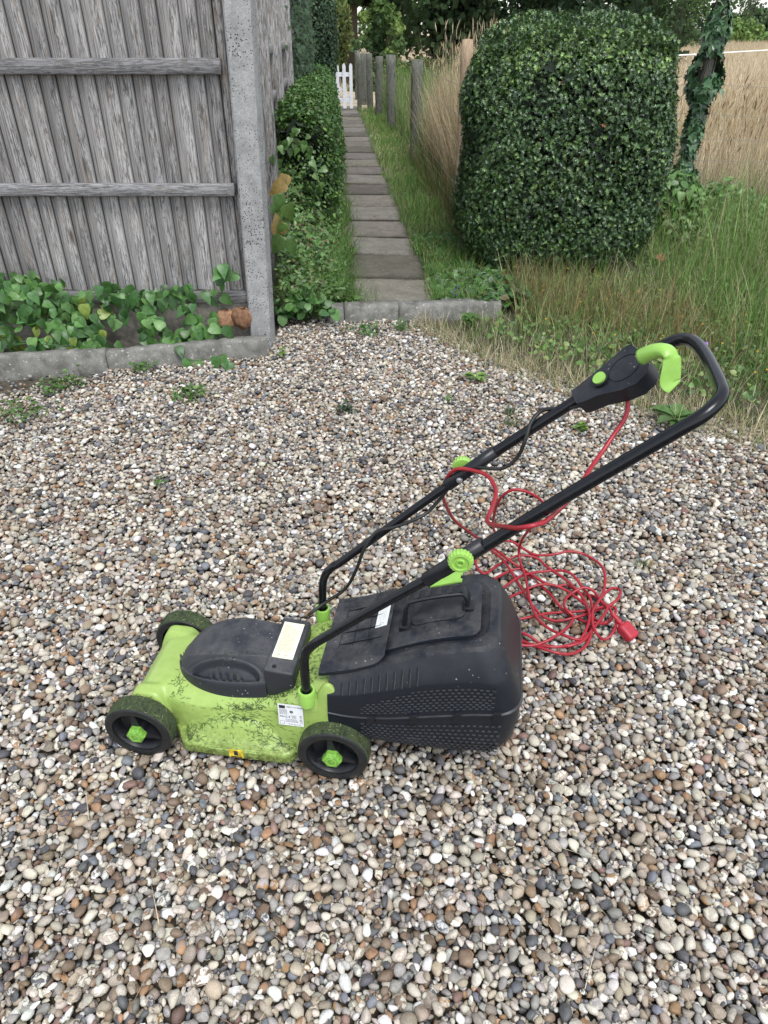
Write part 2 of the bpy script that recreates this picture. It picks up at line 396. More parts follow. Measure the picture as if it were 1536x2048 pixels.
# ------------------------------------------------------------------ ground
KERB_Y = 4.16
def grid_ground():
    xs = np.concatenate([[-400, -150, -60, -25, -12, -6], np.arange(-4, 6.01, .10), [8, 12, 20, 40, 80, 160, 400]])
    ys = np.concatenate([[-30, -8, -2], np.arange(0, 9.01, .10), [10, 12, 15, 20, 30, 50, 80, 140, 250, 500]])
    X, Y = np.meshgrid(xs, ys, indexing='ij')
    s = np.clip((Y-(KERB_Y-.02+.14*np.clip(X-.1, 0, 1)))/.12, 0, 1); s = s*s*(3-2*s)
    Z = -.036+.060*s+.006*np.sin(X*3.1+1)*np.cos(Y*2.7)*(np.abs(X) < 5)
    V = np.stack([X, Y, Z], -1).reshape(-1, 3); a, b = len(xs), len(ys)
    i = np.arange(a-1)[:, None]*b+np.arange(b-1)[None]; F = np.stack([i, i+b, i+b+1, i+1], -1).reshape(-1, 4)
    m, nt, n, p = new_mat('soil')
    v = coords(nt); f = noise(nt, v, 2.5, 6., .7); g = noise(nt, v, 60., 4., .7)
    tc = nt.nodes.new('ShaderNodeTexCoord'); sp = nt.nodes.new('ShaderNodeSeparateXYZ'); nt.links.new(tc.outputs['Object'], sp.inputs[0])
    c = mixc(nt, ramp(nt, g, .35, .65), (.035, .028, .02), (.10, .085, .06))
    c = mixc(nt, ramp(nt, sp.outputs[1], 7.5, 11.), c, mixc(nt, ramp(nt, f, .35, .65), (.40, .32, .21), (.48, .40, .28)))
    nt.links.new(c, p.inputs['Base Color']); p.inputs['Roughness'].default_value = .95
    bump(nt, p, g, .8, .01)
    return tag(np_mesh('ground', V, F, m), None, kind='structure')
grid_ground()

# ------------------------------------------------------------------ gravel: stones dropped one by one onto a height map
def stone_shapes(sub, n, seed):
    r_ = np.random.default_rng(seed)
    bm = bmesh.new(); bmesh.ops.create_icosphere(bm, subdivisions=sub, radius=1.)
    B = np.array([v.co[:] for v in bm.verts]); F = np.array([[v.index for v in f.verts] for f in bm.faces]); bm.free()
    o = []
    for i in range(n):
        v = B.copy()
        ang = i % 5 < 3
        for k in range(r_.integers(7, 13) if ang else r_.integers(2, 5)):
            nn = unit(r_.normal(size=3)); d = r_.uniform(.50, .84) if ang else r_.uniform(.78, .95)
            q = v@nn; msk = q > d; v[msk] *= (1-(1-d/q[msk])*(.97 if ang else .8))[:, None]
        ph = r_.uniform(0, 6, (4, 3)); fr = r_.normal(size=(4, 3))*1.8
        bumpv = sum(np.sin(v@fr[j]+ph[j, 0]) for j in range(4))
        v *= (1+.05*bumpv)[:, None]
        v[:, 0] *= 1+.22*v[:, 1]*r_.normal()
        v -= (v.max(0)+v.min(0))/2; v /= np.abs(v).max(0)
        o.append(v)
    return o, F
def gravel():
    RES = .003
    X0, X1, Y0, Y1 = -2.55, 2.75, .22, 4.2
    nx, ny = int((X1-X0)/RES), int((Y1-Y0)/RES)
    Hm = np.zeros((nx, ny), np.float32)-.035; ID = np.full((nx, ny), -1, np.int32)
    CELL = .05; K = 7; ks = np.arange(-K, K+1); KX, KY = np.meshgrid(ks, ks, indexing='ij'); KX = KX.ravel(); KY = KY.ravel()
    gx, gy = int((X1-X0)/CELL), int((Y1-Y0)/CELL)
    rec = []
    base = 0
    for rnd in range(30):
        for (ax, ay) in ((0, 0), (1, 0), (0, 1), (1, 1)):
            cx, cy = np.meshgrid(np.arange(ax+(rnd % 2)*0, gx, 2), np.arange(ay, gy, 2), indexing='ij'); cx = cx.ravel(); cy = cy.ravel()
            px = X0+(cx+.5)*CELL; py = Y0+(cy+.5)*CELL
            hw = .62+.46*py+.28
            yl = np.where(px > .2, np.interp(px, [.2, .49, .8, 1.2, 1.6, 2.5], [4.02, 3.62, 3.24, 2.98, 2.66, 2.1]), np.where(px < -.62, 3.50+.16*(px+.62)-.5*np.clip(-1.2-px, 0, 2), 4.10))
            k = (np.abs(px) < hw) & (py < yl+.06+.25*(px < -1.2)*(rng.random(len(px)) < .12)) & (rng.random(len(px)) < np.clip((yl+.06-py)/.3, .3, 1))
            cx, cy, px, py = cx[k], cy[k], px[k], py[k]; n = len(px)
            a = np.exp(rng.normal(math.log(.0081), .33, n)); big = rng.random(n) < .05*(rnd > 18); a = np.where(big, a*1.6, a)
            if rnd < 8: a *= .9
            a = np.clip(a, .0034, .0165)
            b = a*rng.uniform(.50, .90, n); c = a*rng.uniform(.38, .68, n)
            th = rng.uniform(0, np.pi, n)
            C = 6
            qx = px[:, None]+rng.uniform(-.5, .5, (n, C))*CELL; qy = py[:, None]+rng.uniform(-.5, .5, (n, C))*CELL
            ix = ((qx-X0)/RES).astype(int); iy = ((qy-Y0)/RES).astype(int)
            dx = (KX*RES)[None]; dy = (KY*RES)[None]; ct, st = np.cos(th)[:, None], np.sin(th)[:, None]
            u = (dx*ct+dy*st)/a[:, None]; v = (-dx*st+dy*ct)/b[:, None]; r2 = u*u+v*v
            ins = r2 < 1; prof = np.where(ins, np.sqrt(np.clip(1-r2, 0, 1))*c[:, None], 0)
            gxx = np.clip(ix[:, :, None]+KX, 0, nx-1); gyy = np.clip(iy[:, :, None]+KY, 0, ny-1)
            h = Hm[gxx, gyy]; val = np.where(ins[:, None, :], h+prof[:, None, :], -9)
            mx = val.max(-1); mean = np.where(ins[:, None, :], val, 0).sum(-1)/np.maximum(ins.sum(-1), 1)[:, None]
            zc = .55*mx+.45*mean
            j = zc.argmin(1); ar = np.arange(n); zc = zc[ar, j]
            keep = zc < .010 + .009*rng.random(n)
            gX, gY = gxx[ar, j], gyy[ar, j]; hh = h[ar, j]
            top = np.where(ins, zc[:, None]+prof, -9)
            upd = (top > hh) & keep[:, None]
            ids = (base+ar)[:, None].repeat(top.shape[1], 1)
            Hm[gX[upd], gY[upd]] = top[upd]; ID[gX[upd], gY[upd]] = ids[upd]
            rec.append(np.stack([qx[ar, j], qy[ar, j], zc, a, b, c, th], 1)); base += n
    S = np.concatenate(rec)
    cnt = np.bincount(ID[ID >= 0], minlength=len(S))
    S = S[cnt >= 2]
    zmed = np.percentile(Hm[ID >= 0], 72); S[:, 2] -= zmed
    n = len(S)
    x, y, z, a, b, c, th = S.T
    tx, ty = rng.normal(size=n)*.30, rng.normal(size=n)*.30
    n_ = unit(np.stack([tx, ty, np.ones(n)], 1)); up = np.stack([np.cos(th), np.sin(th), 0*th], 1)
    Rm = frames(n_, up); Sc = np.stack([a*1.0, b*1.0, c*1.08], 1); P = np.stack([x, y, z], 1)
    pc = [(.50, .455, .375), (.64, .63, .59), (.34, .285, .215), (.20, .145, .10), (.30, .285, .26), (.095, .095, .10), (.16, .17, .19), (.30, .18, .10), (.20, .125, .10), (.40, .355, .295)]
    pp = np.array([.20, .09, .17, .12, .16, .10, .04, .03, .03, .10])
    tint = pal(pc, n, pp/pp.sum(), .16)
    # a second colour: chalky cortex, rust or grey on some, nearly the same on most
    vein = tint*rng.uniform(.75, 1.1, (n, 1)); q = rng.random(n)
    vein[q < .16] = pal([(.62, .58, .50)], (q < .16).sum()); vein[(q > .84)] = pal([(.30, .17, .08), (.10, .10, .11), (.20, .17, .15)], (q > .84).sum())
    acc_V, acc_F, acc_T, acc_E, acc_S = [], [], [], [], []; off = 0
    near = y < 1.35; mid = ~near
    for msk, sub, nv, seed in ((near, 3, 30, 3), (mid, 2, 30, 5)):
        if sub == 3: shapes, F = stone_shapes(2, nv, seed)
        else: shapes, F = stone_shapes(1 if False else 2, nv, seed)
        sel = np.where(msk)[0]
        if sub == 2:
            shapes, F = stone_shapes(2, nv, seed)
            far = y[sel] > 1.9; shapes1, F1 = stone_shapes(1, nv, seed)
            groups = ((sel[~far], shapes, F), (sel[far], shapes1, F1))
        else: groups = ((sel, shapes, F),)
        for g, sh, FF in groups:
            var = rng.integers(0, len(sh), len(g))
            for k in range(len(sh)):
                gi = g[var == k]
                if not len(gi): continue
                V, F_ = scatter(sh[k], FF, P[gi], Rm[gi], Sc[gi])
                acc_S.append(np.full(len(F_), k % 5 != 0)); acc_V.append(V.astype(np.float32)); acc_F.append((F_+off).astype(np.int32)); off += len(V)
                acc_T.append(np.repeat(tint[gi], len(sh[k]), 0).astype(np.float32)); acc_E.append(np.repeat(vein[gi], len(sh[k]), 0).astype(np.float32))
    o = np_mesh('gravel', np.concatenate(acc_V), np.concatenate(acc_F), M['stone'], None, np.concatenate(acc_T), np.concatenate(acc_S), np.concatenate(acc_E))
    print('gravel stones', n, 'tris', sum(len(f) for f in acc_F))
    return tag(o, 'loose mixed river gravel in cream, brown and grey covering the driveway', kind='stuff')
gravel()
# ------------------------------------------------------------------ lawn mower (local x = -s towards the handle, y = t across, z up)
WC = .1635
mower = empty('lawn_mower', 'small lime green electric lawn mower with black grass box and long black handle', 'lawn mower', (-.113, .989, 0), R(-8.29))
def ip(x, xs, ys):
    xs = np.array(xs, float); ys = np.array(ys, float); h = np.diff(xs); dl = np.diff(ys)/h
    m = np.zeros(len(xs)); m[0] = dl[0]; m[-1] = dl[-1]
    for i in range(1, len(xs)-1): m[i] = 0 if dl[i-1]*dl[i] <= 0 else 2*dl[i-1]*dl[i]/(dl[i-1]+dl[i])
    x = np.clip(x, xs[0], xs[-1]); i = np.clip(np.searchsorted(xs, x)-1, 0, len(xs)-2); t = (x-xs[i])/h[i]
    return (2*t**3-3*t*t+1)*ys[i]+(t**3-2*t*t+t)*h[i]*m[i]+(-2*t**3+3*t*t)*ys[i+1]+(t**3-t*t)*h[i]*m[i+1]
def sst(x, a, b): q = np.clip((x-a)/(b-a), 0, 1); return q*q*(3-2*q)
def deck_h(s, w):
    aw = np.abs(w)
    hc = ip(s, [-.02, .03, .07, .10, .14, .19, .25, .33, .40, .45, .475, .495, .505], [.238, .236, .228, .212, .190, .176, .168, .163, .160, .150, .128, .09, .03])
    Wm = ip(s, [-.02, .08, .11, .15, .30, .36, .40, .505], [.131, .131, .128, .120, .120, .112, .104, .100])
    hm = hc-.028*(aw/Wm)**6-np.maximum(0, aw-Wm)*ip(s, [-.02, .050, .078, .51], [45, 45, 7.5, 7.5])
    # skirt with a bulge along the side
    hf = ip(s, [.07, .085, .12, .20, .28, .335, .36, .368], [.02, .06, .085, .092, .088, .080, .05, .0])
    hf = hf-.020*sst(aw, .125, .158)-np.maximum(0, aw-.158)*9
    bl = .075*np.exp(-(((s-.225)/.095)**4))*np.exp(-(((aw-.126)/.026)**2))    # blister
    hs = .040*np.exp(-(((s-.442)/.050)**4)-(((aw-.098)/.028)**4))+.114*(np.exp(-(((s-.442)/.062)**6)-(((aw-.098)/.042)**6)))
    a = np.logaddexp(hm/.006, hf/.006)*.006
    a = np.logaddexp(a/.005, (bl+.045*(bl > .004))/.005)*.005
    a = np.logaddexp(a/.007, hs/.007)*.007
    # rear side ears carrying the grass box
    ear = .262-((np.abs(s-.012)/.018)**2)*.02-(np.abs(aw-.121)/.008)**4*.02
    a = np.where((np.abs(s-.010) < .026), np.logaddexp(a/.004, ear/.004)*.004, a)
    return a
def height_mesh(name, fs, s0, s1, w0, w1, d, floor, mat, parent, wc=WC, tint=None):
    S = np.arange(s0, s1+d/2, d); W_ = np.arange(w0, w1+d/2, d)
    A, B = np.meshgrid(S, W_, indexing='ij'); Z = fs(A, B); Zc = np.maximum(Z, floor)
    V = np.stack([-A, B+wc, Zc], -1).reshape(-1, 3); a, b = A.shape
    i = np.arange(a-1)[:, None]*b+np.arange(b-1)[None]; F = np.stack([i, i+b, i+b+1, i+1], -1).reshape(-1, 4)[:, ::-1]
    low = (Z < floor).ravel()[F].all(1); F = F[~low]
    used = np.unique(F); mp = np.full(len(V), -1); mp[used] = np.arange(len(used))
    return np_mesh(name, V[used], mp[F][:, ::-1], mat, parent)
deck = height_mesh('deck', deck_h, -.012, .507, -.18, .18, .0022, .054, M['deck'], mower)
for far in (False, True):
    f_ = (lambda t_: 2*WC-t_) if far else (lambda t_: t_)
    line = [(.392, .055), (.368, .030), (.350, .0055), (.338, .0015), (.22, .0), (.115, .0), (.100, .0035), (.080, .030), (.074, .055)]
    bm = bmesh.new(); rw = []
    for s_, t_ in line:
        rw.append([bm.verts.new((-s_, f_(t_+o_), z_)) for o_, z_ in ((.030, .0630), (.004, .0600), (.0008, .0570), (.0, .0530), (.0, .0320), (.0018, .0290), (.0045, .0290), (.0045, .050))])
    for a_, b_ in zip(rw[:-1], rw[1:]):
        for j in range(7): bm.faces.new((a_[j], a_[j+1], b_[j+1], b_[j]))
    bm_obj('skirt', bm, M['deck'], deck, 'auto')
mt = lambda p: (-p[0], p[1], p[2])
# sockets the lower tubes stand in
for s_, t_, z_ in ((.056, .032, .240), (.080, .297, .232)):
    lathe('tube_socket', [(.0125, -.035), (.0165, -.035), (.0190, .004), (.0178, .0075), (.0135, .0075), (.0125, .0)], M['green'], mower, 'z', 28, True, loc=(-s_, t_, z_))
lathe('screw', [(.0042, 0), (.0042, .0025), (.002, .004), (.0001, .004)], M['steel'], mower, 'y', 14, loc=(-.066, .0315, .212))

def cover_h(s, w):
    aw = np.abs(w)
    k = np.clip((s-.205)/.190, 0, 1)
    top = .163+.095*np.clip(1-k**2.7, 0, 1)**.8-.06*np.clip(.20-s, 0, 1)
    wb = .097*np.clip(1-k**2.8, .0001, 1)**.5
    base = ip(s, [.155, .20, .30, .36, .38], [.196, .180, .168, .164, .162])
    q = aw/wb
    sh = .62-.10*np.clip((.24-s)/.09, 0, 1)
    q1 = np.clip((q-sh)/(1-sh), 0, 1)
    h = top-.0035*(q/sh)**2*(q < sh)-.0035*(q >= sh)-(top-base-.014)*(.86*q1+.14*q1**3)
    h = np.where(q > 1, h-(aw-wb)*9, h)
    arch = ((s-.258)/.084)**2+((q1-.80)/.62)**2
    rec = (1-sst(arch, .84, 1.04))*(1-sst(q1, .76, .84))
    rib = (np.sin((s+q1*.012)*2*np.pi/.0170) > .1)*(1-sst(arch, .25, .42))*sst(q1, .30, .36)*(1-sst(q1, .62, .68))
    h = h-rec*.017-rib*.007
    rim = np.exp(-((arch-1.25)/.10)**2)*(q1 < .85)*(q > sh)
    return h-.002*rim+.004*sst(q1, .80, .88)*(1-sst(q1, .96, 1.0))
height_mesh('motor_cover', cover_h, .158, .400, -.120, .120, .0014, .150, M['cover'], mower, .162)
# rear block of the motor cover with its warning label
def slab_on(name, cx, cy, hx, hy, z0, z1, mat, parent, slope=0., tilt=0., bev=.003, rot=0.):
    bm = bmesh.new(); mm = Matrix.Translation((cx, cy, 0)) @ Matrix.Rotation(rot, 4, 'Z')
    vs = bm_box(bm, (-hx, -hy, z0), (hx, hy, z1))
    for v in vs:
        if v.co.z > (z0+z1)/2: v.co.z += v.co.x*slope+v.co.y*tilt
        v.co = mm @ v.co
    return bm_obj(name, bm, mat, parent, 'auto', bev, 3)
blk = slab_on('cable_cover', -.126, .149, .0335, .085, .175, .2555, M['cover'], mower, -.10, 0, .006)
lathe('screw_hole', [(.005, 0), (.005, .0012), (.0001, .0012)], M['hole'], blk, 'z', 16, loc=(-.138, .078, .2566))
wl = slab_on('warning_label', -.127, .160, .0235, .056, .2562, .2572, M['cream'], blk, -.10, 0, 0)
def printed(parent, cx, cy, z, lines, mat, slope=0.):
    bm = bmesh.new()
    for (x0, y0, x1, y1) in lines:
        vs = bm_box(bm, (cx+x0, cy+y0, z), (cx+x1, cy+y1, z+.0004))
        for v in vs: v.co.z += (v.co.x-cx)*slope
    return bm_obj('print', bm, mat, parent)
ls = []
r_ = random.Random(3)
for k in range(11):
    x = -.018+k*.0034
    y0 = -.040+(.008 if k % 4 == 0 else 0); y = y0
    while y < .046-(r_.random()*.02 if k % 3 == 2 else 0):
        L_ = r_.uniform(.003, .010); ls.append((x, y, x+.0011, min(y+L_, .048))); y += L_+.0018
printed(wl, -.127, .160, .2573, ls, M['paleink'], -.10)
def tri_sign(parent, cx, cy, z, r, mat, slope=0., rot=0.):
    bm = bmesh.new()
    for k in range(3):
        a0 = rot+k*2*math.pi/3; a1 = a0+2*math.pi/3
        p = [(cx+q*math.cos(a), cy+q*math.sin(a)) for a, q in ((a0, r), (a1, r), (a1, r*.74), (a0, r*.74))]
        vs = [bm.verts.new((x, y, z+(x+.127)*slope)) for x, y in p]; bm.faces.new(vs)
    bm_box(bm, (cx-r*.3, cy-.0004, z), (cx+r*.25, cy+.0004, z+.0002))
    return bm_obj('warning_triangle', bm, mat, parent)
tri_sign(wl, -.138, .1125, .2590, .0055, M['paleink'], 0, 0); tri_sign(wl, -.122, .1125, .2575, .0055, M['paleink'], 0, 0)

# rating plate on the side wall
def text_mesh(name, body, size, mat, parent, origin, ux, uz, bold=0.):
    cu = bpy.data.curves.new(name, 'FONT'); cu.body = body; cu.size = size; cu.offset = bold
    tmp = bpy.data.objects.new(name+'_t', cu); col.objects.link(tmp)
    dg = bpy.context.evaluated_depsgraph_get(); me = bpy.data.meshes.new_from_object(tmp.evaluated_get(dg)); bpy.data.objects.remove(tmp); bpy.data.curves.remove(cu)
    me.name = name; o_ = Vector(origin); ux = Vector(ux); uz = Vector(uz)
    for v in me.vertices: v.co = o_+ux*v.co.x+uz*v.co.y
    me.materials.clear(); me.materials.append(mat)
    return finish(bpy.data.objects.new(name, me), name, parent)
def rating_plate():
    # a plate leaning with the wall: lower edge further out
    o = Vector((-.123, .0255, .134)); ux = Vector((.99, .0, -.0)).normalized(); uz = Vector((.0, .075, .99)).normalized(); nn = Vector((0, -1, .075)).normalized()
    W_, H_ = .056, .062
    bm = bmesh.new()
    P = [o+ux*a+uz*b+nn*c for c in (0, .0008) for a, b in ((0, 0), (W_, 0), (W_, H_), (0, H_))]
    v = [bm.verts.new(p) for p in P]
    for f in ((0, 1, 2, 3), (4, 5, 6, 7), (0, 1, 5, 4), (1, 2, 6, 5), (2, 3, 7, 6), (3, 0, 4, 7)): bm.faces.new([v[i] for i in f])
    pl = bm_obj('rating_plate', bm, M['label'], mower)
    bm = bmesh.new()
    def rect(x0, y0, x1, y1, d=.0011):
        q = [o+ux*a+uz*b+nn*d for a, b in ((x0, y0), (x1, y0), (x1, y1), (x0, y1))]; bm.faces.new([bm.verts.new(p) for p in q])
    rect(.003, .050, .0165, .059)
    r_ = random.Random(5)
    for row in range(5):
        y = .046-row*.0032; x = .003
        while x < .019: L_ = r_.uniform(.002, .006); rect(x, y, min(x+L_, .0205), y+.0011); x += L_+.001
    for row in range(3):
        y = .018-row*.0034; x = .016
        while x < .040: L_ = r_.uniform(.002, .006); rect(x, y, x+L_, y+.001); x += L_+.001
    rect(.0475, .0175, .0535, .0195)
    rect(.003, .004, .0125, .0045); rect(.003, .004, .0035, .0125); rect(.0125, .004, .013, .0125); rect(.003, .0125, .013, .013)
    rect(.048, .0105, .0535, .0110); rect(.048, .0150, .0535, .0155); rect(.048, .0105, .0485, .0155); rect(.053, .0105, .0535, .0155)
    for k in range(5): rect(.022+k*.006, .004, .026+k*.006, .0052)
    def ring(cx, cy, r0, r1, n=24, a0=0, a1=2*math.pi):
        for i in range(n):
            a, b = a0+(a1-a0)*i/n, a0+(a1-a0)*(i+1)/n
            q = [o+ux*(cx+r*math.cos(t))+uz*(cy+r*math.sin(t))+nn*.0011 for t, r in ((a, r0), (b, r0), (b, r1), (a, r1))]; bm.faces.new([bm.verts.new(p) for p in q])
    ring(.0300, .0415, .0012, .0038); ring(.0350, .0268, .0026, .0030)
    for k in (0, 1):   # square inside a square: double insulation
        h = .0045-k*.0022
        for (x0, y0, x1, y1) in ((-h, -h, h, -h+.0004), (-h, h-.0004, h, h), (-h, -h, -h+.0004, h), (h-.0004, -h, h, h)): rect(.0350+x0, .0268+y0, .0350+x1, .0268+y1)
    for a in (.0, 1.): # crossed-out bin
        x0, x1 = (.048, .0525) if a else (.0525, .048)
        q = [(x0, .0225), (x0+.0006, .0225), (x1+.0006, .0325), (x1, .0325)]; bm.faces.new([bm.verts.new(o+ux*a_+uz*b_+nn*.0011) for a_, b_ in q])
    rect(.0478, .031, .053, .0318)
    bm_obj('print', bm, M['ink'], pl)
    kw = dict(mat=M['ink'], parent=pl, ux=ux, uz=uz)
    def tx(s_, size, x, y, bold=0.): text_mesh('lettering', s_, size, M['ink'], pl, o+ux*x+uz*y+nn*.0012, ux, uz, bold)
    tx('1200W Lawn Mower', .0044, .0185, .0545, .00006); tx('IPX4', .0055, .003, .0245, .00012)
    text_mesh('lettering', 'C E', .0078, M['ink'], pl, o+ux*.0155+uz*.0235+nn*.0012, ux, uz, .0001)
    tx('L', .0055, .0420, .0125, .0001)
rating_plate()
yl = slab_on('blade_warning_label', -.2235, -.0006, .0165, .0008, .033, .0585, M['yellow'], mower, 0, 0, 0)
slab_on('print', -.2235, -.0015, .0045, .0004, .041, .056, M['ink'], yl, 0, 0, 0)
slab_on('print', -.2235, -.0016, .0130, .0004, .0345, .0375, M['ink'], yl, 0, 0, 0)

# wheels
def wheel(s_, far, r=.0775):
    sg = -1 if far else 1; y0 = .331 if far else -.004
    root = lathe('wheel', [(.0605, y0+sg*.003), (.0565, y0+sg*.010), (.052, y0+sg*.016), (.050, y0+sg*.027), (.020, y0+sg*.029), (.0195, y0+sg*.006), (.0165, y0+sg*.004), (.004, y0+sg*.004)], M['rim'], mower, 'y', 48)
    tyre = lathe('tyre', [(.0590, y0+sg*.001), (.0620, y0), (.0720, y0), (.0755, y0+sg*.0012), (.0778, y0+sg*.004), (.0778, y0+sg*.043), (.0750, y0+sg*.046), (.060, y0+sg*.046), (.0585, y0+sg*.030), (.0585, y0+sg*.010)], M['rubber'], root, 'y', 96, True)
    lathe('tread', [(.0776, y0+sg*.0035), (.0788, y0+sg*.006), (.0792, y0+sg*.018), (.0794, y0+sg*.030), (.0788, y0+sg*.041), (.0776, y0+sg*.0435)], M['tread'], tyre, 'y', 120, rib=(.078, .006, 40, 1), smooth=True)
    bm = bmesh.new()
    for k in range(3):
        a = R(-22+120*k); u = Vector((math.cos(a), 0, math.sin(a))); v = Vector((-math.sin(a), 0, math.cos(a)))
        for sgn in (-1, 1):
            P = []
            for d, e, h in ((.017, .0105, .006), (.055, .0035, .010), (.055, .0, .010), (.017, .0, .006)): P.append((d, e*sgn, h))
            lo = [bm.verts.new(u*d+v*e+Vector((0, y0+sg*h, 0))) for d, e, h in P]; hi = [bm.verts.new(u*d+v*e+Vector((0, y0+sg*.028, 0))) for d, e, h in P]
            bm.faces.new(lo); bm.faces.new(hi)
            for i in range(4): bm.faces.new((lo[i], lo[(i+1) % 4], hi[(i+1) % 4], hi[i]))
    bm_obj('spokes', bm, M['rim'], root, 'auto', .0008, 1)
    cap = lathe('hub_cap', [(.0215, y0+sg*.006), (.0225, y0-sg*.004), (.0210, y0-sg*.009), (.0165, y0-sg*.0115), (.0002, y0-sg*.0115)], M['green2'] , root, 'y', 6, smooth=False)
    lathe('hub_ring', [(.0095, y0-sg*.0118), (.0110, y0-sg*.0122), (.0115, y0-sg*.0118)], M['green'], cap, 'y', 24)
    for o in (root,): o.location = (-s_, 0, r)
    return root
wheel(.452, False); wheel(0, False); wheel(.452, True); wheel(0, True)

# lower handle tubes, upper handle
near_lower = [(.056, .032, .205), (.056, .032, .30), (.0545, .032, .338), (.048, .032, .362), (.030, .032, .386), (.008, .032, .407), (-.10, .032, .503), (-.215, .032, .600), (-.285, .032, .660)]
far_lower = [(.082, .298, .19), (.079, .300, .27), (.076, .302, .315), (.067, .303, .343), (.050, .305, .365), (.026, .308, .383), (-.10, .320, .500), (-.22, .333, .608), (-.275, .335, .655)]
lh = tube('lower_handle', [mt(p) for p in near_lower], .0098, M['tube'], mower, 14, 5)
tube('lower_handle', [mt(p) for p in far_lower], .0096, M['tube'], mower, 14, 5)
up = [(-.205, .033, .590), (-.235, .032, .616), (-.40, .031, .772), (-.50, .031, .862), (-.555, .031, .911), (-.580, .035, .931), (-.598, .048, .944), (-.610, .068, .951), (-.615, .095, .953), (-.618, .15, .954), (-.620, .22, .954), (-.618, .27, .953), (-.612, .300, .950), (-.599, .322, .942), (-.577, .331, .925), (-.545, .333, .896), (-.44, .335, .806), (-.30, .336, .683), (-.20, .335, .592)]
tube('upper_handle', [mt(p) for p in up], .0112, M['tube'], mower, 16, 6)
d = np.array([-.72, 0, .694])
for (s0, t0, z0) in ((-.185, .0325, .574), (-.200, .334, .590)):
    P = [(s0, t0, z0), tuple(np.array((s0, t0, z0))+d*np.array([1, 0, 1])*.135)]
    Q = [mt(p) for p in P]; tube('handle_sleeve', [Q[0], tuple(np.array(Q[0])*.97+np.array(Q[1])*.03), tuple((np.array(Q[0])+np.array(Q[1]))/2), Q[1]], [.0115, .0138, .0136, .0130], M['black_clean'], mower, 14)
def knob(s_, t_, z_, sg):
    root = lathe('knob', [(.0, t_+sg*.0), (.0235, t_+sg*.0), (.0265, t_+sg*.003), (.0265, t_+sg*.014), (.0245, t_+sg*.018), (.0185, t_+sg*.019), (.0170, t_+sg*.016), (.0100, t_+sg*.016), (.0085, t_+sg*.019), (.0060, t_+sg*.019), (.0050, t_+sg*.012), (.0002, t_+sg*.012)], M['green'], mower, 'y', 96, rib=(.0236, .035, 20, 1), loc=(0, 0, 0))
    return root
for kn in (knob(-.246, .0, .0, -1), knob(-.232, .0, .0, 1)): kn.scale = (.82, .85, .82)
kn_ = [o_ for o_ in mower.children if o_.name.startswith('knob')]; kn_[0].location = (.246, .020, .642); kn_[1].location = (.232, .348, .630)
lathe('bolt', [(.0055, .3185), (.0068, .317), (.006, .3145), (.003, .313), (.0001, .313)], M['steel'], mower, 'y', 18, loc=(.228, 0, .617))
PC = [(-0.1, 0.235, 0.262), (-0.102, 0.26, 0.25), (-0.071, 0.29, 0.263), (-0.023, 0.3, 0.303), (0.007, 0.29, 0.372), (0.027, 0.29, 0.435), (0.053, 0.302, 0.475), (0.094, 0.305, 0.492), (0.138, 0.312, 0.512), (0.166, 0.33, 0.525), (0.193, 0.345, 0.557), (0.213, 0.349, 0.59), (0.236, 0.344, 0.632), (0.269, 0.32, 0.650), (0.314, 0.31, 0.658), (0.341, 0.31, 0.687), (0.352, 0.31, 0.725), (0.361, 0.33, 0.756), (0.382, 0.345, 0.777), (0.418, 0.33, 0.790), (0.455, 0.325, 0.803)]
tube('power_cable', PC, .0040, M['cable'], mower, 8, 6)

# switch box on the far arm: prism lying in the handle plane
e1 = Vector((.72, 0, .694)).normalized(); _a, _b = Vector((0, -1, 0)), Vector((-.694, 0, .72)).normalized()
e2 = _a*math.cos(R(21))-_b*math.sin(R(21)); e3 = _b*math.cos(R(21))+_a*math.sin(R(21))
def sbox(u, v, d_): return Vector((.446, .330, .802))+e1*u+e2*v+e3*d_
bm = bmesh.new()
out_ = [(.002, -.019), (.06, -.024), (.128, -.033), (.138, -.029), (.150, .018), (.149, .040), (.136, .056), (.112, .062), (.085, .054), (.045, .032), (.014, .023), (.002, .016)]
bm_prism(bm, out_, -.016, .021, sbox)
sb = bm_obj('switch_box', bm, M['black'], mower, 'auto', .010, 4)
def disc(name, u, v, r, h0, h1, mat, parent, ex=1., inner=None):
    bm = bmesh.new(); n = 32
    if inner is None: bm_prism(bm, [(u+r*ex*math.cos(2*math.pi*k/n), v+r*math.sin(2*math.pi*k/n)) for k in range(n)], h0, h1, sbox)
    else:
        rg = [[bm.verts.new(sbox(u+q*ex*math.cos(2*math.pi*k/n), v+q*math.sin(2*math.pi*k/n), h)) for k in range(n)] for q, h in ((r, h0), (r-.0006, h1), (inner+.0006, h1), (inner, h0))]
        for a, b in zip(rg[:-1], rg[1:]):
            for k in range(n): bm.faces.new((a[k], a[(k+1) % n], b[(k+1) % n], b[k]))
    return bm_obj(name, bm, mat, parent, 'auto', 0)
disc('button_collar', .062, .004, .0165, .020, .027, M['black_clean'], sb)
disc('safety_button', .062, .004, .0125, .024, .031, M['green'], sb)
disc('oval_rim', .108, .012, .0260, .0205, .0222, M['black_clean'], sb, 1.25, .0245)
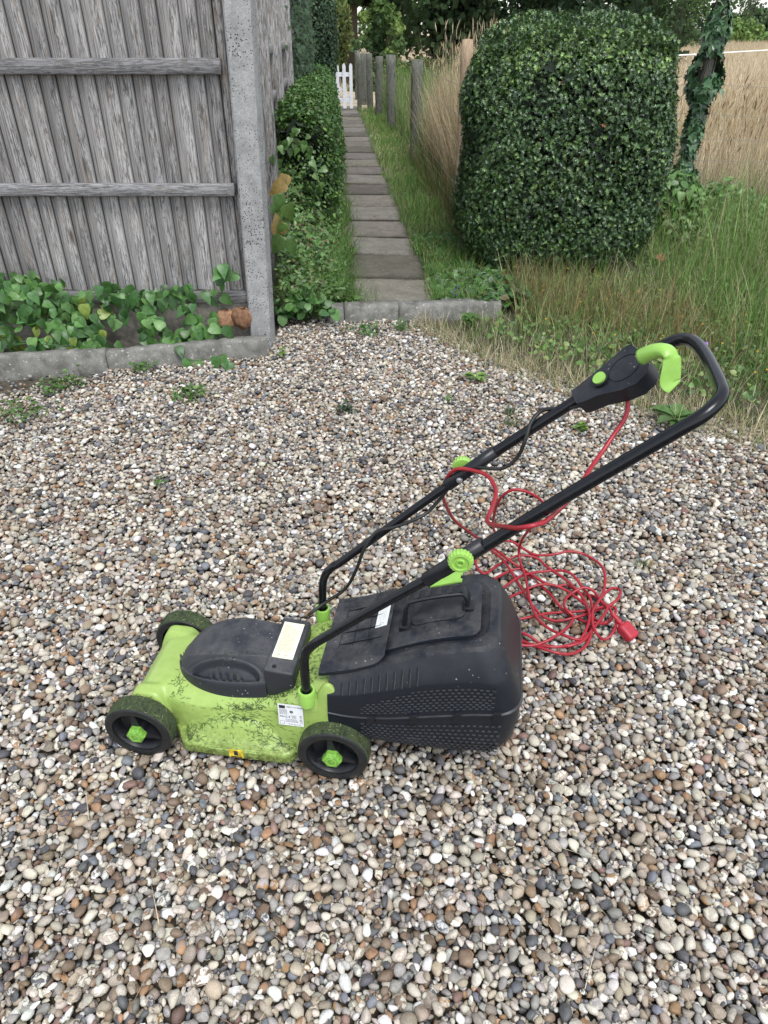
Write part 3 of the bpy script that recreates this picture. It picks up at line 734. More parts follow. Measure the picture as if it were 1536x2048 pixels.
# trigger lever: a shell that wraps the bar and folds down as a paddle
LV = [(.530, .272, .925), (.542, .262, .938), (.553, .252, .946), (.562, .240, .950), (.569, .231, .945), (.572, .225, .930), (.573, .222, .915), (.575, .220, .903), (.583, .217, .896)]
RA = [.0145, .0150, .0150, .0150, .0155, .0165, .0180, .0185, .0150]; TH = [.0145, .014, .0130, .0100, .0050, .0022, .0018, .0018, .0016]
P = catmull(LV, 5); ra = np.interp(np.linspace(0, 1, len(P)), np.linspace(0, 1, 9), RA); th = np.interp(np.linspace(0, 1, len(P)), np.linspace(0, 1, 9), TH)
T_ = unit(np.gradient(P, axis=0)); V = []; k = 18
for i in range(len(P)):
    sidev = np.array([.70, .68, .2]) if i < len(P)*.5 else np.array([.97, .22, .1]); sidev = sidev-np.dot(sidev, T_[i])*T_[i]; sidev /= np.linalg.norm(sidev); nv = np.cross(T_[i], sidev)
    a = np.arange(k)*2*np.pi/k; V.append(P[i]+ra[i]*np.cos(a)[:, None]*sidev+th[i]*np.sin(a)[:, None]*nv)
V = np.concatenate(V+[P[:1], P[-1:]]); n = len(P)
F = np.array([(i*k+j, i*k+(j+1) % k, (i+1)*k+(j+1) % k, (i+1)*k+j) for i in range(n-1) for j in range(k)]); T3 = np.array([(n*k, (j+1) % k, j) for j in range(k)]+[(n*k+1, (n-1)*k+j, (n-1)*k+(j+1) % k) for j in range(k)])
np_mesh('trigger_lever', V, [F, T3], M['green'], mower)

# grass box
GT0, GT1 = .028, .334
def gz_top(s): return ip(s, [-.42, -.335, -.30, -.258, -.187, -.113, -.03, .03], [.384, .388, .388, .380, .357, .322, .280, .262])
def gz_bot(s): return ip(s, [-.42, -.37, -.32, -.26, -.2, -.10, -.03, .03], [.094, .086, .080, .076, .076, .084, .100, .125])
LEV = [(-.02, -.28, .060), (0., -.315, .044), (.03, -.345, .026), (.10, -.375, .010), (.20, -.387, .002), (.34, -.392, .0), (.448, -.392, .0), (.455, -.3945, -.002), (.472, -.395, -.0025), (.482, -.391, .0), (.62, -.383, .001), (.72, -.374, .003), (.78, -.367, .004), (.81, -.363, .006), (.95, -.345, .024), (.985, -.338, .030), (1.0, -.331, .038), (1.0, -.315, .056), (.985, -.309, .062), (.985, -.10, .12)]
def gbox_point(level, f):
    """ring point: f in [0,1) runs near-front -> near side -> rear -> far side -> far-front"""
    v, sr, ins = level; s_f = .012; y0, y1 = GT0+ins, GT1-ins; rc = .050
    L1 = s_f-sr-rc; L2 = rc*math.pi/2; L3 = (y1-y0)-2*rc; tot = 2*L1+2*L2+L3; x = f*tot
    if x < L1: s_, t_ = s_f-x, y0
    elif x < L1+L2: a = (x-L1)/rc; s_, t_ = sr+rc-rc*math.sin(a), y0+rc-rc*math.cos(a)
    elif x < L1+L2+L3: s_, t_ = sr, y0+rc+(x-L1-L2)
    elif x < L1+2*L2+L3: a = (x-L1-L2-L3)/rc; s_, t_ = sr+rc-rc*math.cos(a), y1-rc+rc*math.sin(a)
    else: s_, t_ = sr+rc+(x-L1-2*L2-L3), y1
    v = v+.085*math.exp(-((v-.47)/.14)**2)*min(1, (-min(s_, 0)/.38)**2)
    zb, zt = gz_bot(s_), gz_top(s_)
    # slight waist: the side bows outwards in the middle
    t_ += (-.006 if t_ < WC+.02 else .006)*math.sin(math.pi*np.clip(v, 0, 1))*np.clip(-s_*8, 0, 1)*(abs(t_-.182) > .08)
    return (-s_, t_, zb+(zt-zb)*v)
NF = 120
V = np.array([gbox_point(l, j/(NF-1)) for l in LEV for j in range(NF)]); m = len(LEV)
F = np.array([(i*NF+j, i*NF+j+1, (i+1)*NF+j+1, (i+1)*NF+j) for i in range(m-1) for j in range(NF-1)])
# close the lid top and the bottom with strips between mirrored points
def strip(i): return [(i*NF+j, i*NF+j+1, i*NF+NF-2-j, i*NF+NF-1-j) for j in range(NF//2-1)]
F = np.concatenate([F, np.array(strip(m-1)), np.array(strip(0))[:, ::-1]])
gb = np_mesh('grass_box', V, F, M['black'], mower); gb.data.set_sharp_from_angle(angle=R(20))
# raised central lid panel
bm = bmesh.new()
def lid_pt(s_, t_, h): return (-s_, t_, gz_top(s_)+h)
def lid_patch(bm, s0, s1, t0, t1, h, rc=.02, hb=-.01, n=20):
    """rounded plate following the lid slope"""
    pts = []
    for (cx, cy, a0) in ((s0+rc, t0+rc, 180), (s1-rc, t0+rc, 270), (s1-rc, t1-rc, 0), (s0+rc, t1-rc, 90)):
        for k in range(7): a = R(a0+15*k); pts.append((cx+rc*math.cos(a), cy+rc*math.sin(a)))
    # subdivide along s so that it follows the slope
    q = []
    for a, b in zip(pts, pts[1:]+pts[:1]):
        L_ = math.hypot(b[0]-a[0], b[1]-a[1]); kk = max(1, int(L_/.02))
        for i in range(kk): q.append((a[0]+(b[0]-a[0])*i/kk, a[1]+(b[1]-a[1])*i/kk))
    up_ = [bm.verts.new(lid_pt(x, y, h)) for x, y in q]; lo_ = [bm.verts.new(lid_pt(x, y, hb)) for x, y in q]
    cs = np.mean([x for x, y in q]); 
    f = bm.faces.new(up_[::-1])
    for i in range(len(q)): j = (i+1) % len(q); bm.faces.new((up_[i], up_[j], lo_[j], lo_[i]))
    bmesh.ops.triangulate(bm, faces=[f])
lid_patch(bm, -.296, -.085, .098, .268, .0035, .022)
bm_obj('lid_panel', bm, M['lid'], gb, 'auto', .0022, 2)
bm = bmesh.new(); lid_patch(bm, -.262, -.150, .150, .235, .0065, .016, .0)
bm_obj('handle_recess_panel', bm, M['lid'], gb, 'auto', .002, 2)
# rear flap hinged on the deck
bm = bmesh.new(); vs = []
fl = []
S_ = np.linspace(.036, -.104, 15)
def flap_z(s_, t_): return gz_top(s_)+.0125+.002*math.sin((s_+.1)*20)-.010*max(0, abs(t_-.182)-.108)/.02
rows = []
for s_ in S_:
    hw = .120-.012*max(0, (-.085-s_)/.019)**2
    rows.append([(t_) for t_ in np.linspace(.182-hw, .182+hw, 21)])
gridv = [[bm.verts.new((-s_, t_, flap_z(s_, t_))) for t_ in row] for s_, row in zip(S_, rows)]
gl = [[bm.verts.new((-s_, t_, flap_z(s_, t_)-.009)) for t_ in row] for s_, row in zip(S_, rows)]
a, b = len(S_), 21
for i in range(a-1):
    for j in range(b-1): bm.faces.new((gridv[i][j], gridv[i][j+1], gridv[i+1][j+1], gridv[i+1][j])); bm.faces.new((gl[i][j], gl[i+1][j], gl[i+1][j+1], gl[i][j+1]))
for i in range(a-1):
    bm.faces.new((gridv[i][0], gridv[i+1][0], gl[i+1][0], gl[i][0])); bm.faces.new((gridv[i][-1], gl[i][-1], gl[i+1][-1], gridv[i+1][-1]))
for j in range(b-1):
    bm.faces.new((gridv[0][j], gl[0][j], gl[0][j+1], gridv[0][j+1])); bm.faces.new((gridv[-1][j], gridv[-1][j+1], gl[-1][j+1], gl[-1][j]))
flap = bm_obj('rear_flap', bm, M['lid'], mower, 'auto', .0025, 2)
bm = bmesh.new()
def flap_box(s0, t0, s1, t1, h0, h1):
    vs = bm_box(bm, (-s0, t0, 0), (-s1, t1, 1))
    for v in vs: v.co.z = flap_z(-v.co.x, v.co.y)+(h1 if v.co.z > .5 else h0)
for t_ in (.135, .172, .209, .246): flap_box(.005, t_, -.088, t_+.0012, -.002, .0010)
for s_ in (.005, -.026, -.057): flap_box(s_, .13, s_-.0012, .255, -.002, .0010)
bm_obj('ribs', bm, M['black_clean'], flap)
bm = bmesh.new(); flap_box(-.070, .168, -.096, .262, .0006, .0016); fl_ = bm_obj('warning_label', bm, M['label'], flap)
bm = bmesh.new()
r_ = random.Random(8)
for k in range(5):
    t_ = .188
    while t_ < .250: L_ = r_.uniform(.003, .010); flap_box(-.0745-k*.0035, t_, -.0753-k*.0035, min(t_+L_, .254), .0017, .0019); t_ += L_+.002
bm_obj('print', bm, M['paleink'], fl_)
bm = bmesh.new()
def tri(cs, ct, r):
    for k in range(3):
        a0 = k*2*math.pi/3; a1 = a0+2*math.pi/3
        bm.faces.new([bm.verts.new((-(cs)+q*math.cos(a), ct+q*math.sin(a), flap_z(cs, ct)+.0022+ (q*math.cos(a))*.40)) for a, q in ((a0, r), (a1, r), (a1, r*.75), (a0, r*.75))])
tri(-.083, .178, .0065); bm_obj('warning_triangle', bm, M['paleink'], fl_)
# carrying handle on the lid
hp = [(-.137, .142, -.004), (-.137, .146, .030), (-.139, .165, .058), (-.142, .178, .064), (-.146, .195, .062), (-.148, .200, .0)]
hA = [(-.136, .160, -.004), (-.136, .166, .040), (-.141, .172, .058), (-.153, .176, .063), (-.20, .184, .055), (-.242, .192, .046), (-.256, .193, .041), (-.265, .190, .026), (-.268, .186, -.004)]
def lz(p): return (-p[0], p[1], gz_top(p[0])+p[2])
P = catmull([lz(p) for p in hA], 6); T_ = unit(np.gradient(P, axis=0)); V = []
for i in range(len(P)):
    sd2 = np.array([0.08, 1., 0.]); sd2 = sd2-np.dot(sd2, T_[i])*T_[i]; sd2 = unit(sd2); nv = np.cross(T_[i], sd2)
    prog = i/(len(P)-1); wv = .0115+.005*math.sin(math.pi*prog)
    for a, b in ((-1, -.6), (-1, .6), (-.8, 1), (.8, 1), (1, .6), (1, -.6), (.8, -1), (-.8, -1)): V.append(P[i]+sd2*a*wv+nv*b*.0042)
n = len(P); V = np.array(V); F = np.array([(i*8+j, i*8+(j+1) % 8, (i+1)*8+(j+1) % 8, (i+1)*8+j) for i in range(n-1) for j in range(8)]); E4 = np.array([(0, 1, 2, 3), (0, 3, 4, 7), (4, 5, 6, 7)])
gh = np_mesh('carry_handle', V, [F, E4, E4[:, ::-1]+(n-1)*8], M['black_clean'], gb, None, False)
bm = bmesh.new()
for k in range(5):
    s_ = -.158-k*.0225; t_ = .177+.0038*k; z_ = gz_top(s_)+.0660-.0045*k
    vs = bm_box(bm, (-s_-.0062, t_-.0115, z_), (-s_+.0062, t_+.0115, z_+.0035))
    for v in vs: v.co.z += (v.co.x+s_)*.42
bm_obj('grip_pads', bm, M['black'], gh, 'auto', .001, 1)
for s_, t_ in ((-.137, .160), (-.268, .186)):
    bm = bmesh.new(); vs = bm_box(bm, (-s_-.012, t_-.015, gz_top(s_)-.004), (-s_+.012, t_+.015, gz_top(s_)+.011))
    bm_obj('handle_mount', bm, M['black_clean'], gb, 'auto', .003, 2)
# full-box indicator, a green flap on the lid
bm = bmesh.new()
def ind(s0, s1, t0, t1, h0, h1):
    vs = bm_box(bm, (-s0, t0, 0), (-s1, t1, 1))
    for v in vs: v.co.z = gz_top(-v.co.x)+(h1 if v.co.z > .5 else h0)+.008*math.sin((-v.co.x+.215)*45)*0
ind(-.180, -.2465, .272, .308, .001, .0052); ind(-.2465, -.2505, .272, .282, .001, .0052); ind(-.2465, -.2505, .296, .308, .001, .0052)
bm_obj('full_indicator', bm, M['green'], gb)
# slots along the sloping band, moulded dashes on the side, catches on the seam
def side_pt(s_, v, outw=.0):
    i = np.searchsorted([l[0] for l in LEV[:17]], v)-1; i = int(np.clip(i, 0, 15)); l0, l1 = LEV[i], LEV[i+1]
    q = (v-l0[0])/max(l1[0]-l0[0], 1e-6); ins = l0[2]+(l1[2]-l0[2])*q; zb, zt = gz_bot(s_), gz_top(s_)
    v = v+.085*math.exp(-((v-.47)/.14)**2)*min(1, (-min(s_, 0)/.38)**2)
    t_ = GT0+ins-.006*math.sin(math.pi*np.clip(v, 0, 1))*np.clip(-s_*8, 0, 1)
    return Vector((-s_, t_-outw, zb+(zt-zb)*v))
def side_quad(bm, s0, s1, v0, v1, d0, d1=None):
    d1 = d0 if d1 is None else d1
    bm.faces.new([bm.verts.new(side_pt(a, b, c)) for a, b, c in ((s0, v0, d0), (s1, v0, d0), (s1, v1, d1), (s0, v1, d1))])
def side_bar(bm, s0, s1, v0, v1, h):
    A = [side_pt(a, b, 0-.001) for a, b in ((s0, v0), (s1, v0), (s1, v1), (s0, v1))]; B = [side_pt(a, b, h) for a, b in ((s0, v0), (s1, v0), (s1, v1), (s0, v1))]
    a = [bm.verts.new(p) for p in A]; b = [bm.verts.new(p) for p in B]; bm.faces.new(b)
    for i in range(4): bm.faces.new((a[i], a[(i+1) % 4], b[(i+1) % 4], b[i]))
bm = bmesh.new(); bm2 = bmesh.new()
for k in range(11):
    s_ = -.018-k*.0158
    side_quad(bm, s_+.0018, s_-.0022, .80+.0, .93, .0012, .0012)
    side_bar(bm2, s_-.0022, s_-.0036, .80, .93, .0016)
bm_obj('band_slots', bm, M['hole'], gb); bm_obj('slot_ribs', bm2, M['moulding'], gb)
for band, (v0, v1, rows) in enumerate(((.065, .40, 9), (.53, .765, 8))):
    bm = bmesh.new(); bm3 = bmesh.new()
    for r0 in range(rows):
        v = v0+(v1-v0)*(r0+.5)/rows
        for k in range(26):
            s_ = -.060-(k+.5*(r0 % 2))*.0125
            if s_ < -.352+.02*band: continue
            if band == 1 and v > .60+.5*(-s_-.03)/.33*.6+.03: continue
            hole = (band == 1 and r0 >= 3) or (band == 0 and s_ < -.25 and r0 < 4)
            side_bar(bm, s_, s_-.0068, v-.007, v+.0015, .0020)
            if hole: side_quad(bm3, s_-.0005, s_-.0064, v+.002, v+.013, .0006)
    bm_obj('moulded_dashes', bm, M['moulding'], gb); bm_obj('vent_holes', bm3, M['hole'], gb)
for s_ in (-.075, -.165, -.255, -.335):
    bm = bmesh.new(); side_bar(bm, s_, s_-.016, .425, .50, .0075); bm_obj('seam_catch', bm, M['black_clean'], gb, 'auto', .0008, 1)

# cut grass stuck to the deck and cover
acc = Acc()
def clip_patch(n, s_, t_, ds, dt, hf, base, lift=.0015, L_=(.006, .016)):
    S = s_+rng.normal(size=n)*ds; T = t_+rng.normal(size=n)*dt
    w_ = T-base; Z = hf(S, w_)+lift*rng.random(n)
    e = .0015; nx = (hf(S+e, w_)-hf(S-e, w_))/(2*e); ny = -(hf(S, w_+e)-hf(S, w_-e))/(2*e); nrm = unit(np.stack([nx, ny, np.ones(n)], 1))
    az = rng.uniform(0, 2*np.pi, n); dd = np.stack([np.cos(az), np.sin(az), 0*az], 1); dd = unit(dd-(dd*nrm).sum(1, keepdims=True)*nrm+nrm*rng.normal(size=(n, 1))*.12)
    sd_ = np.cross(nrm, dd); P = np.stack([-S, T, Z], 1)+nrm*.0008; ln = rng.uniform(*L_, n)[:, None]; wd = .0004
    bend = rng.normal(size=(n, 1))*.35
    p0 = P-dd*ln*.5; p1 = P+sd_*ln*bend*.3; p2 = P+dd*ln*.5+nrm*.001
    V = np.stack([p0-sd_*wd, p0+sd_*wd, p1-sd_*wd*1.3, p1+sd_*wd*1.3, p2], 1).reshape(-1, 3); m_ = (np.arange(n)*5)[:, None, None]
    Fq = (np.array([(0, 1, 3, 2)])[None]+m_).reshape(-1, 4); Ft = (np.array([(2, 3, 4)])[None]+m_).reshape(-1, 3)
    c = np.repeat(pal([(.020, .045, .012), (.035, .07, .02), (.07, .10, .03), (.012, .02, .01)], n, [.4, .3, .15, .15]), 5, 0)
    acc.V.append(V); acc.T.append(c); acc.F.setdefault(4, []).append(Fq+acc.n); acc.F.setdefault(3, []).append(Ft+acc.n); acc.n += 5*n
D = deck_h
clip_patch(200, .205, .043, .030, .005, D, WC); clip_patch(260, .125, .066, .030, .007, D, WC); clip_patch(60, .255, .034, .030, .006, D, WC); clip_patch(60, .16, .022, .03, .006, D, WC)
clip_patch(90, .10, .018, .02, .005, D, WC); clip_patch(110, .335, .022, .018, .010, D, WC); clip_patch(120, .22, .02, .09, .02, D, WC, .001, (.003, .009)); clip_patch(140, .07, .12, .02, .06, D, WC)
clip_patch(80, .375, .10, .01, .04, D, WC); clip_patch(170, .24, .085, .05, .018, cover_h, .162, .001, (.003, .010)); clip_patch(90, .06, .26, .02, .03, D, WC); clip_patch(60, .165, .14, .003, .06, D, WC)
clip_patch(50, .16, .040, .03, .005, D, WC)
g = acc.obj('grass_clippings', M['clipping'], mower, False); g['kind'] = 'stuff'
acc = Acc()
for (s_, far) in ((.452, False), (0, False), (.452, True)):
    n = 420; a = R(90)+rng.normal(size=n)*.62; y0 = .331 if far else -.004; sg = -1 if far else 1
    yy = y0+sg*rng.uniform(.003, .045, n); rr = .0795
    P = np.stack([-s_+rr*np.cos(a), yy, .0775+rr*np.sin(a)], 1); nrm = np.stack([np.cos(a), 0*a, np.sin(a)], 1)
    dd = rng.normal(size=(n, 3)); dd = unit(dd-(dd*nrm).sum(1, keepdims=True)*nrm+nrm*rng.normal(size=(n, 1))*.25); sd_ = np.cross(nrm, dd); ln = rng.uniform(.004, .014, n)[:, None]; wd = .00045
    p0 = P-dd*ln*.5; p1 = P+sd_*ln*.12; p2 = P+dd*ln*.5+nrm*.0015
    V = np.stack([p0-sd_*wd, p0+sd_*wd, p1-sd_*wd*1.2, p1+sd_*wd*1.2, p2], 1).reshape(-1, 3); m_ = (np.arange(n)*5)[:, None, None]
    c = np.repeat(pal([(.035, .065, .022), (.07, .10, .035), (.26, .27, .13), (.015, .028, .012)], n, [.4, .28, .07, .25]), 5, 0)
    acc.V.append(V); acc.T.append(c); acc.F.setdefault(4, []).append((np.array([(0, 1, 3, 2)])[None]+m_).reshape(-1, 4)+acc.n); acc.F.setdefault(3, []).append((np.array([(2, 3, 4)])[None]+m_).reshape(-1, 3)+acc.n); acc.n += 5*n
g = acc.obj('grass_clippings', M['clipping'], mower, False); g['kind'] = 'stuff'

# ------------------------------------------------------------------ red extension cord
CORD=[(0.452,1.210,0.840),(0.449,1.190,0.809),(0.418,1.164,0.765),(0.379,1.119,0.738),(0.340,1.054,0.732),(0.303,1.009,0.720),(0.253,0.931,0.748),(0.218,0.929,0.740),(0.199,0.994,0.695),(0.189,1.066,0.653),(0.206,1.124,0.646),(0.221,1.183,0.646),(0.211,1.235,0.649),(0.183,1.264,0.645),(0.151,1.284,0.637),(0.133,1.303,0.600),(0.136,1.380,0.510),(0.166,1.473,0.390),(0.197,1.533,0.320),(0.232,1.598,0.250),(0.265,1.655,0.190),(0.320,1.716,0.110),(0.370,1.744,0.050),(0.412,1.730,0.022),(0.445,1.694,0.022),(0.476,1.658,0.022),(0.514,1.641,0.022),(0.552,1.644,0.022),(0.587,1.618,0.022),(0.621,1.607,0.022),(0.640,1.568,0.022),(0.652,1.531,0.022),(0.647,1.500,0.022),(0.624,1.477,0.022),(0.598,1.472,0.022),(0.569,1.482,0.022),(0.544,1.510,0.022),(0.520,1.531,0.022),(0.503,1.568,0.022),(0.491,1.618,0.022),(0.463,1.670,0.022),(0.432,1.706,0.022),(0.410,1.715,0.022),(0.370,1.700,0.022),(0.331,1.667,0.022),(0.311,1.618,0.022),(0.310,1.552,0.022),(0.329,1.510,0.022),(0.362,1.494,0.022),(0.416,1.502,0.022),(0.473,1.523,0.022),(0.524,1.531,0.022),(0.580,1.526,0.022),(0.625,1.536,0.022),(0.660,1.549,0.022),(0.668,1.531,0.022),(0.646,1.494,0.022),(0.620,1.477,0.022),(0.602,1.500,0.022),(0.602,1.531,0.022),(0.626,1.568,0.022),(0.673,1.624,0.022),(0.697,1.632,0.022),(0.701,1.607,0.022),(0.680,1.568,0.022),(0.649,1.547,0.022),(0.609,1.531,0.022),(0.568,1.505,0.022),(0.530,1.494,0.022),(0.485,1.494,0.022),(0.450,1.515,0.022),(0.428,1.552,0.022),(0.419,1.585,0.022),(0.407,1.647,0.022),(0.387,1.712,0.022),(0.364,1.767,0.022),(0.331,1.819,0.022),(0.297,1.812,0.022),(0.286,1.736,0.022),(0.308,1.694,0.022),(0.353,1.742,0.022),(0.395,1.771,0.022),(0.432,1.780,0.022),(0.481,1.767,0.022),(0.505,1.730,0.022),(0.533,1.682,0.022),(0.560,1.629,0.022),(0.584,1.574,0.022),(0.590,1.526,0.022),(0.584,1.469,0.022),(0.569,1.425,0.022),(0.544,1.387,0.022),(0.501,1.359,0.022),(0.460,1.353,0.022),(0.417,1.373,0.022),(0.382,1.401,0.022),(0.364,1.415,0.022),(0.329,1.459,0.022),(0.319,1.541,0.022),(0.338,1.607,0.022),(0.377,1.647,0.022),(0.420,1.679,0.022),(0.469,1.703,0.022),(0.516,1.709,0.022),(0.555,1.694,0.022),(0.578,1.664,0.022),(0.592,1.624,0.022),(0.600,1.596,0.022),(0.600,1.552,0.022),(0.593,1.500,0.022),(0.575,1.449,0.022),(0.552,1.411,0.022),(0.520,1.387,0.022),(0.479,1.380,0.022),(0.430,1.389,0.022),(0.397,1.411,0.022),(0.366,1.432,0.022),(0.334,1.469,0.022),(0.333,1.510,0.022),(0.354,1.552,0.022),(0.375,1.585,0.022),(0.409,1.612,0.022),(0.449,1.632,0.022),(0.494,1.632,0.022),(0.538,1.612,0.022),(0.566,1.574,0.022),(0.581,1.531,0.022),(0.576,1.479,0.022),(0.549,1.425,0.022),(0.514,1.392,0.022),(0.464,1.373,0.022),(0.419,1.382,0.022),(0.382,1.401,0.022),(0.349,1.406,0.022),(0.340,1.392,0.022),(0.362,1.382,0.022),(0.405,1.382,0.022),(0.448,1.396,0.022),(0.488,1.425,0.022),(0.520,1.464,0.022),(0.537,1.500,0.022),(0.524,1.515,0.022),(0.519,1.541,0.022),(0.534,1.579,0.022),(0.561,1.601,0.022),(0.592,1.610,0.022),(0.618,1.596,0.022),(0.630,1.557,0.022),(0.638,1.526,0.022),(0.621,1.494,0.022),(0.590,1.459,0.022),(0.546,1.411,0.022),(0.517,1.403,0.022),(0.487,1.420,0.022),(0.458,1.449,0.022),(0.431,1.489,0.022),(0.421,1.552,0.022),(0.426,1.647,0.022),(0.425,1.724,0.022),(0.422,1.762,0.040),(0.423,1.760,0.090),(0.427,1.710,0.170),(0.447,1.664,0.250),(0.442,1.643,0.310),(0.399,1.622,0.360),(0.348,1.626,0.370),(0.319,1.648,0.320),(0.318,1.691,0.240),(0.331,1.756,0.150),(0.358,1.808,0.080),(0.390,1.839,0.035),(0.413,1.839,0.022),(0.448,1.809,0.022),(0.483,1.783,0.022),(0.541,1.777,0.022),(0.586,1.786,0.022),(0.631,1.777,0.022),(0.658,1.742,0.022),(0.668,1.694,0.022),(0.661,1.641,0.022),(0.645,1.596,0.022),(0.612,1.541,0.022),(0.589,1.500,0.022),(0.581,1.449,0.022),(0.595,1.406,0.022),(0.621,1.415,0.022),(0.644,1.454,0.022),(0.650,1.489,0.022),(0.657,1.489,0.022)]
cord = empty('extension_cord', 'long red extension cord tangled on the gravel behind the mower and hooked over its handle', 'extension cord', (.45, 1.5, 0))
P = np.array(CORD); n = len(P); zz = P[:, 2].copy(); g0 = 26
for i in range(g0, n):
    if zz[i] < .03: zz[i] = .014+.020*((i-g0)/(n-g0))+.006*math.sin(i*1.7)+.004*math.sin(i*.61)
P[:, 2] = zz
Q = catmull(P, 7); Q[:, 2] = np.convolve(np.pad(Q[:, 2], 3, 'edge'), np.ones(7)/7, 'valid')
tube('cable', [tuple(p-np.array([.45, 1.5, 0])) for p in Q], .0042, M['red'], cord, 8)
c0 = Vector((.668-.45, 1.430-1.5, .033)); rz = Matrix.Translation(c0) @ Matrix.Rotation(R(-52), 4, 'Z') @ Matrix.Rotation(R(24), 4, 'Y')
bm = bmesh.new(); vs = bm_box(bm, (-.023, -.021, -.015), (.027, .021, .015), rz)
plug = bm_obj('plug', bm, M['redplug'], cord, 'auto', .0095, 4)
lathe('strain_relief', [(.0001, -.058), (.0060, -.058), (.0066, -.050), (.0056, -.049), (.0056, -.046), (.0074, -.045), (.0074, -.041), (.0062, -.040), (.0062, -.037), (.0083, -.036), (.0083, -.031), (.0072, -.030), (.0072, -.027), (.0105, -.025), (.0115, -.018)], M['redplug'], plug, 'z', 20)
for v in plug.children[0].data.vertices: v.co = rz @ Vector((v.co.z, v.co.x, v.co.y))
# ------------------------------------------------------------------ fence, posts and kerbs on the left
def boards_mesh(x0, x1, z0, z1, y, step, wid, thick, seed, along='x'):
    """overlapping feather-edged boards: each has a thick edge that throws the dark line"""
    r_ = np.random.default_rng(seed); A = Acc(); x = x0; k = 0
    while x < x1:
        w_ = wid*(1+.06*r_.normal()); yo = r_.normal()*.0012; lean = r_.normal()*.004
        nz = 12; zs = np.linspace(z0+r_.normal()*.004, z1, nz); wob = np.cumsum(r_.normal(size=nz))*.0005
        # section: thin left edge tucked under the thick right edge of the board before; front faces -y
        secs = [(0, .004), (0, -thick*.2), (.004, -thick*.25), (.014, -thick*.32), (w_*.5, -thick*.7), (w_-.008, -thick-.001), (w_-.002, -thick), (w_, -thick+.003), (w_-.001, .004)]
        ed = [1, 1, .85, .2, .0, .0, .3, 1, 1]  # painted edge darkness: grime plus the shadow line of the overlap
        V = np.array([[x+sx+wob[i]+lean*(i/nz), y+sy+yo, z] for i, z in enumerate(zs) for sx, sy in secs]); m = len(secs)
        F = np.array([(i*m+j, i*m+j+1, (i+1)*m+j+1, (i+1)*m+j) for i in range(nz-1) for j in range(m-1)])
        if along == 'y': V = V[:, [1, 0, 2]]; 
        else: F = F
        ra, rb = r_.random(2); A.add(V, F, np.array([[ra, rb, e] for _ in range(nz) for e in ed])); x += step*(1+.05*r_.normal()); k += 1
    return A
def box_acc(A, lo, hi, tint, n=(1, 1, 1), wob=0.):
    bm = bmesh.new(); bm_box(bm, lo, hi); 
    bmesh.ops.bevel(bm, geom=list(bm.edges), offset=min(.004, .2*min(h-l for l, h in zip(lo, hi))), segments=1, affect='EDGES')
    bmesh.ops.triangulate(bm, faces=bm.faces); bm.verts.index_update()
    V = np.array([v.co[:] for v in bm.verts]); F = np.array([[v.index for v in f.verts] for f in bm.faces]); bm.free(); A.add(V, F, tint)
def wood_box(name, lo, hi, mat, parent, mtx=None, tint=None):
    A = Acc(); box_acc(A, lo, hi, tint or (rng.random(), rng.random(), 0.)); V = np.concatenate(A.V)
    o = A.obj(name, mat, parent, False)
    if mtx is not None: o.matrix_local = mtx
    return o
FY = 3.735
fp = empty('fence_panel', 'weathered grey closeboard fence panel facing the gravel with bindweed along its foot', 'fence', (-.7, FY, 0))
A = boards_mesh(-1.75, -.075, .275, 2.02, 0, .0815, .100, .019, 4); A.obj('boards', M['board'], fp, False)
for z, dz in ((1.235, .062), (.735, .055)): wood_box('rail', (-1.75, -.055, z), (-.018, -.016, z+dz), M['rail'], fp)
wood_box('bottom_rail', (-1.75, -.050, .215), (-.012, -.012, .272), M['rail'], fp)
wood_box('end_batten', (-.034, -.0085, .22), (.004, .02, 2.0), M['board'], fp)
bm = bmesh.new(); bm_box(bm, (-1.75, -.030, -.06), (.0, .015, .212)); bm_obj('gravel_board', bm, M['gravelboard'], fp, 'auto', .004, 1)
# slotted concrete post, leaning slightly
bm = bmesh.new(); secs = []
pr = [(-.058, -.048), (-.050, -.056), (.044, -.056), (.050, -.052), (.062, .030), (.060, .045), (-.056, .045), (-.058, .030)]
nz = 14; rr = random.Random(2)
for i in range(nz+1):
    z = -.1+2.2*i/nz; k = 1+.10*(z/2); lean = .028*z
    secs.append([bm.verts.new((x*k+lean+rr.uniform(-.0008, .0008), y*k+rr.uniform(-.0008, .0008), z)) for x, y in pr])
for a, b in zip(secs[:-1], secs[1:]):
    for j in range(8): bm.faces.new((a[j], a[(j+1) % 8], b[(j+1) % 8], b[j]))
bm.faces.new(secs[-1])
o = bm_obj('concrete_post', bm, M['conc'], None, 'auto'); o.location = (-.655, FY-.03, 0)
tag(o, 'thick pitted concrete fence post at the corner of the closeboard fence', 'post')
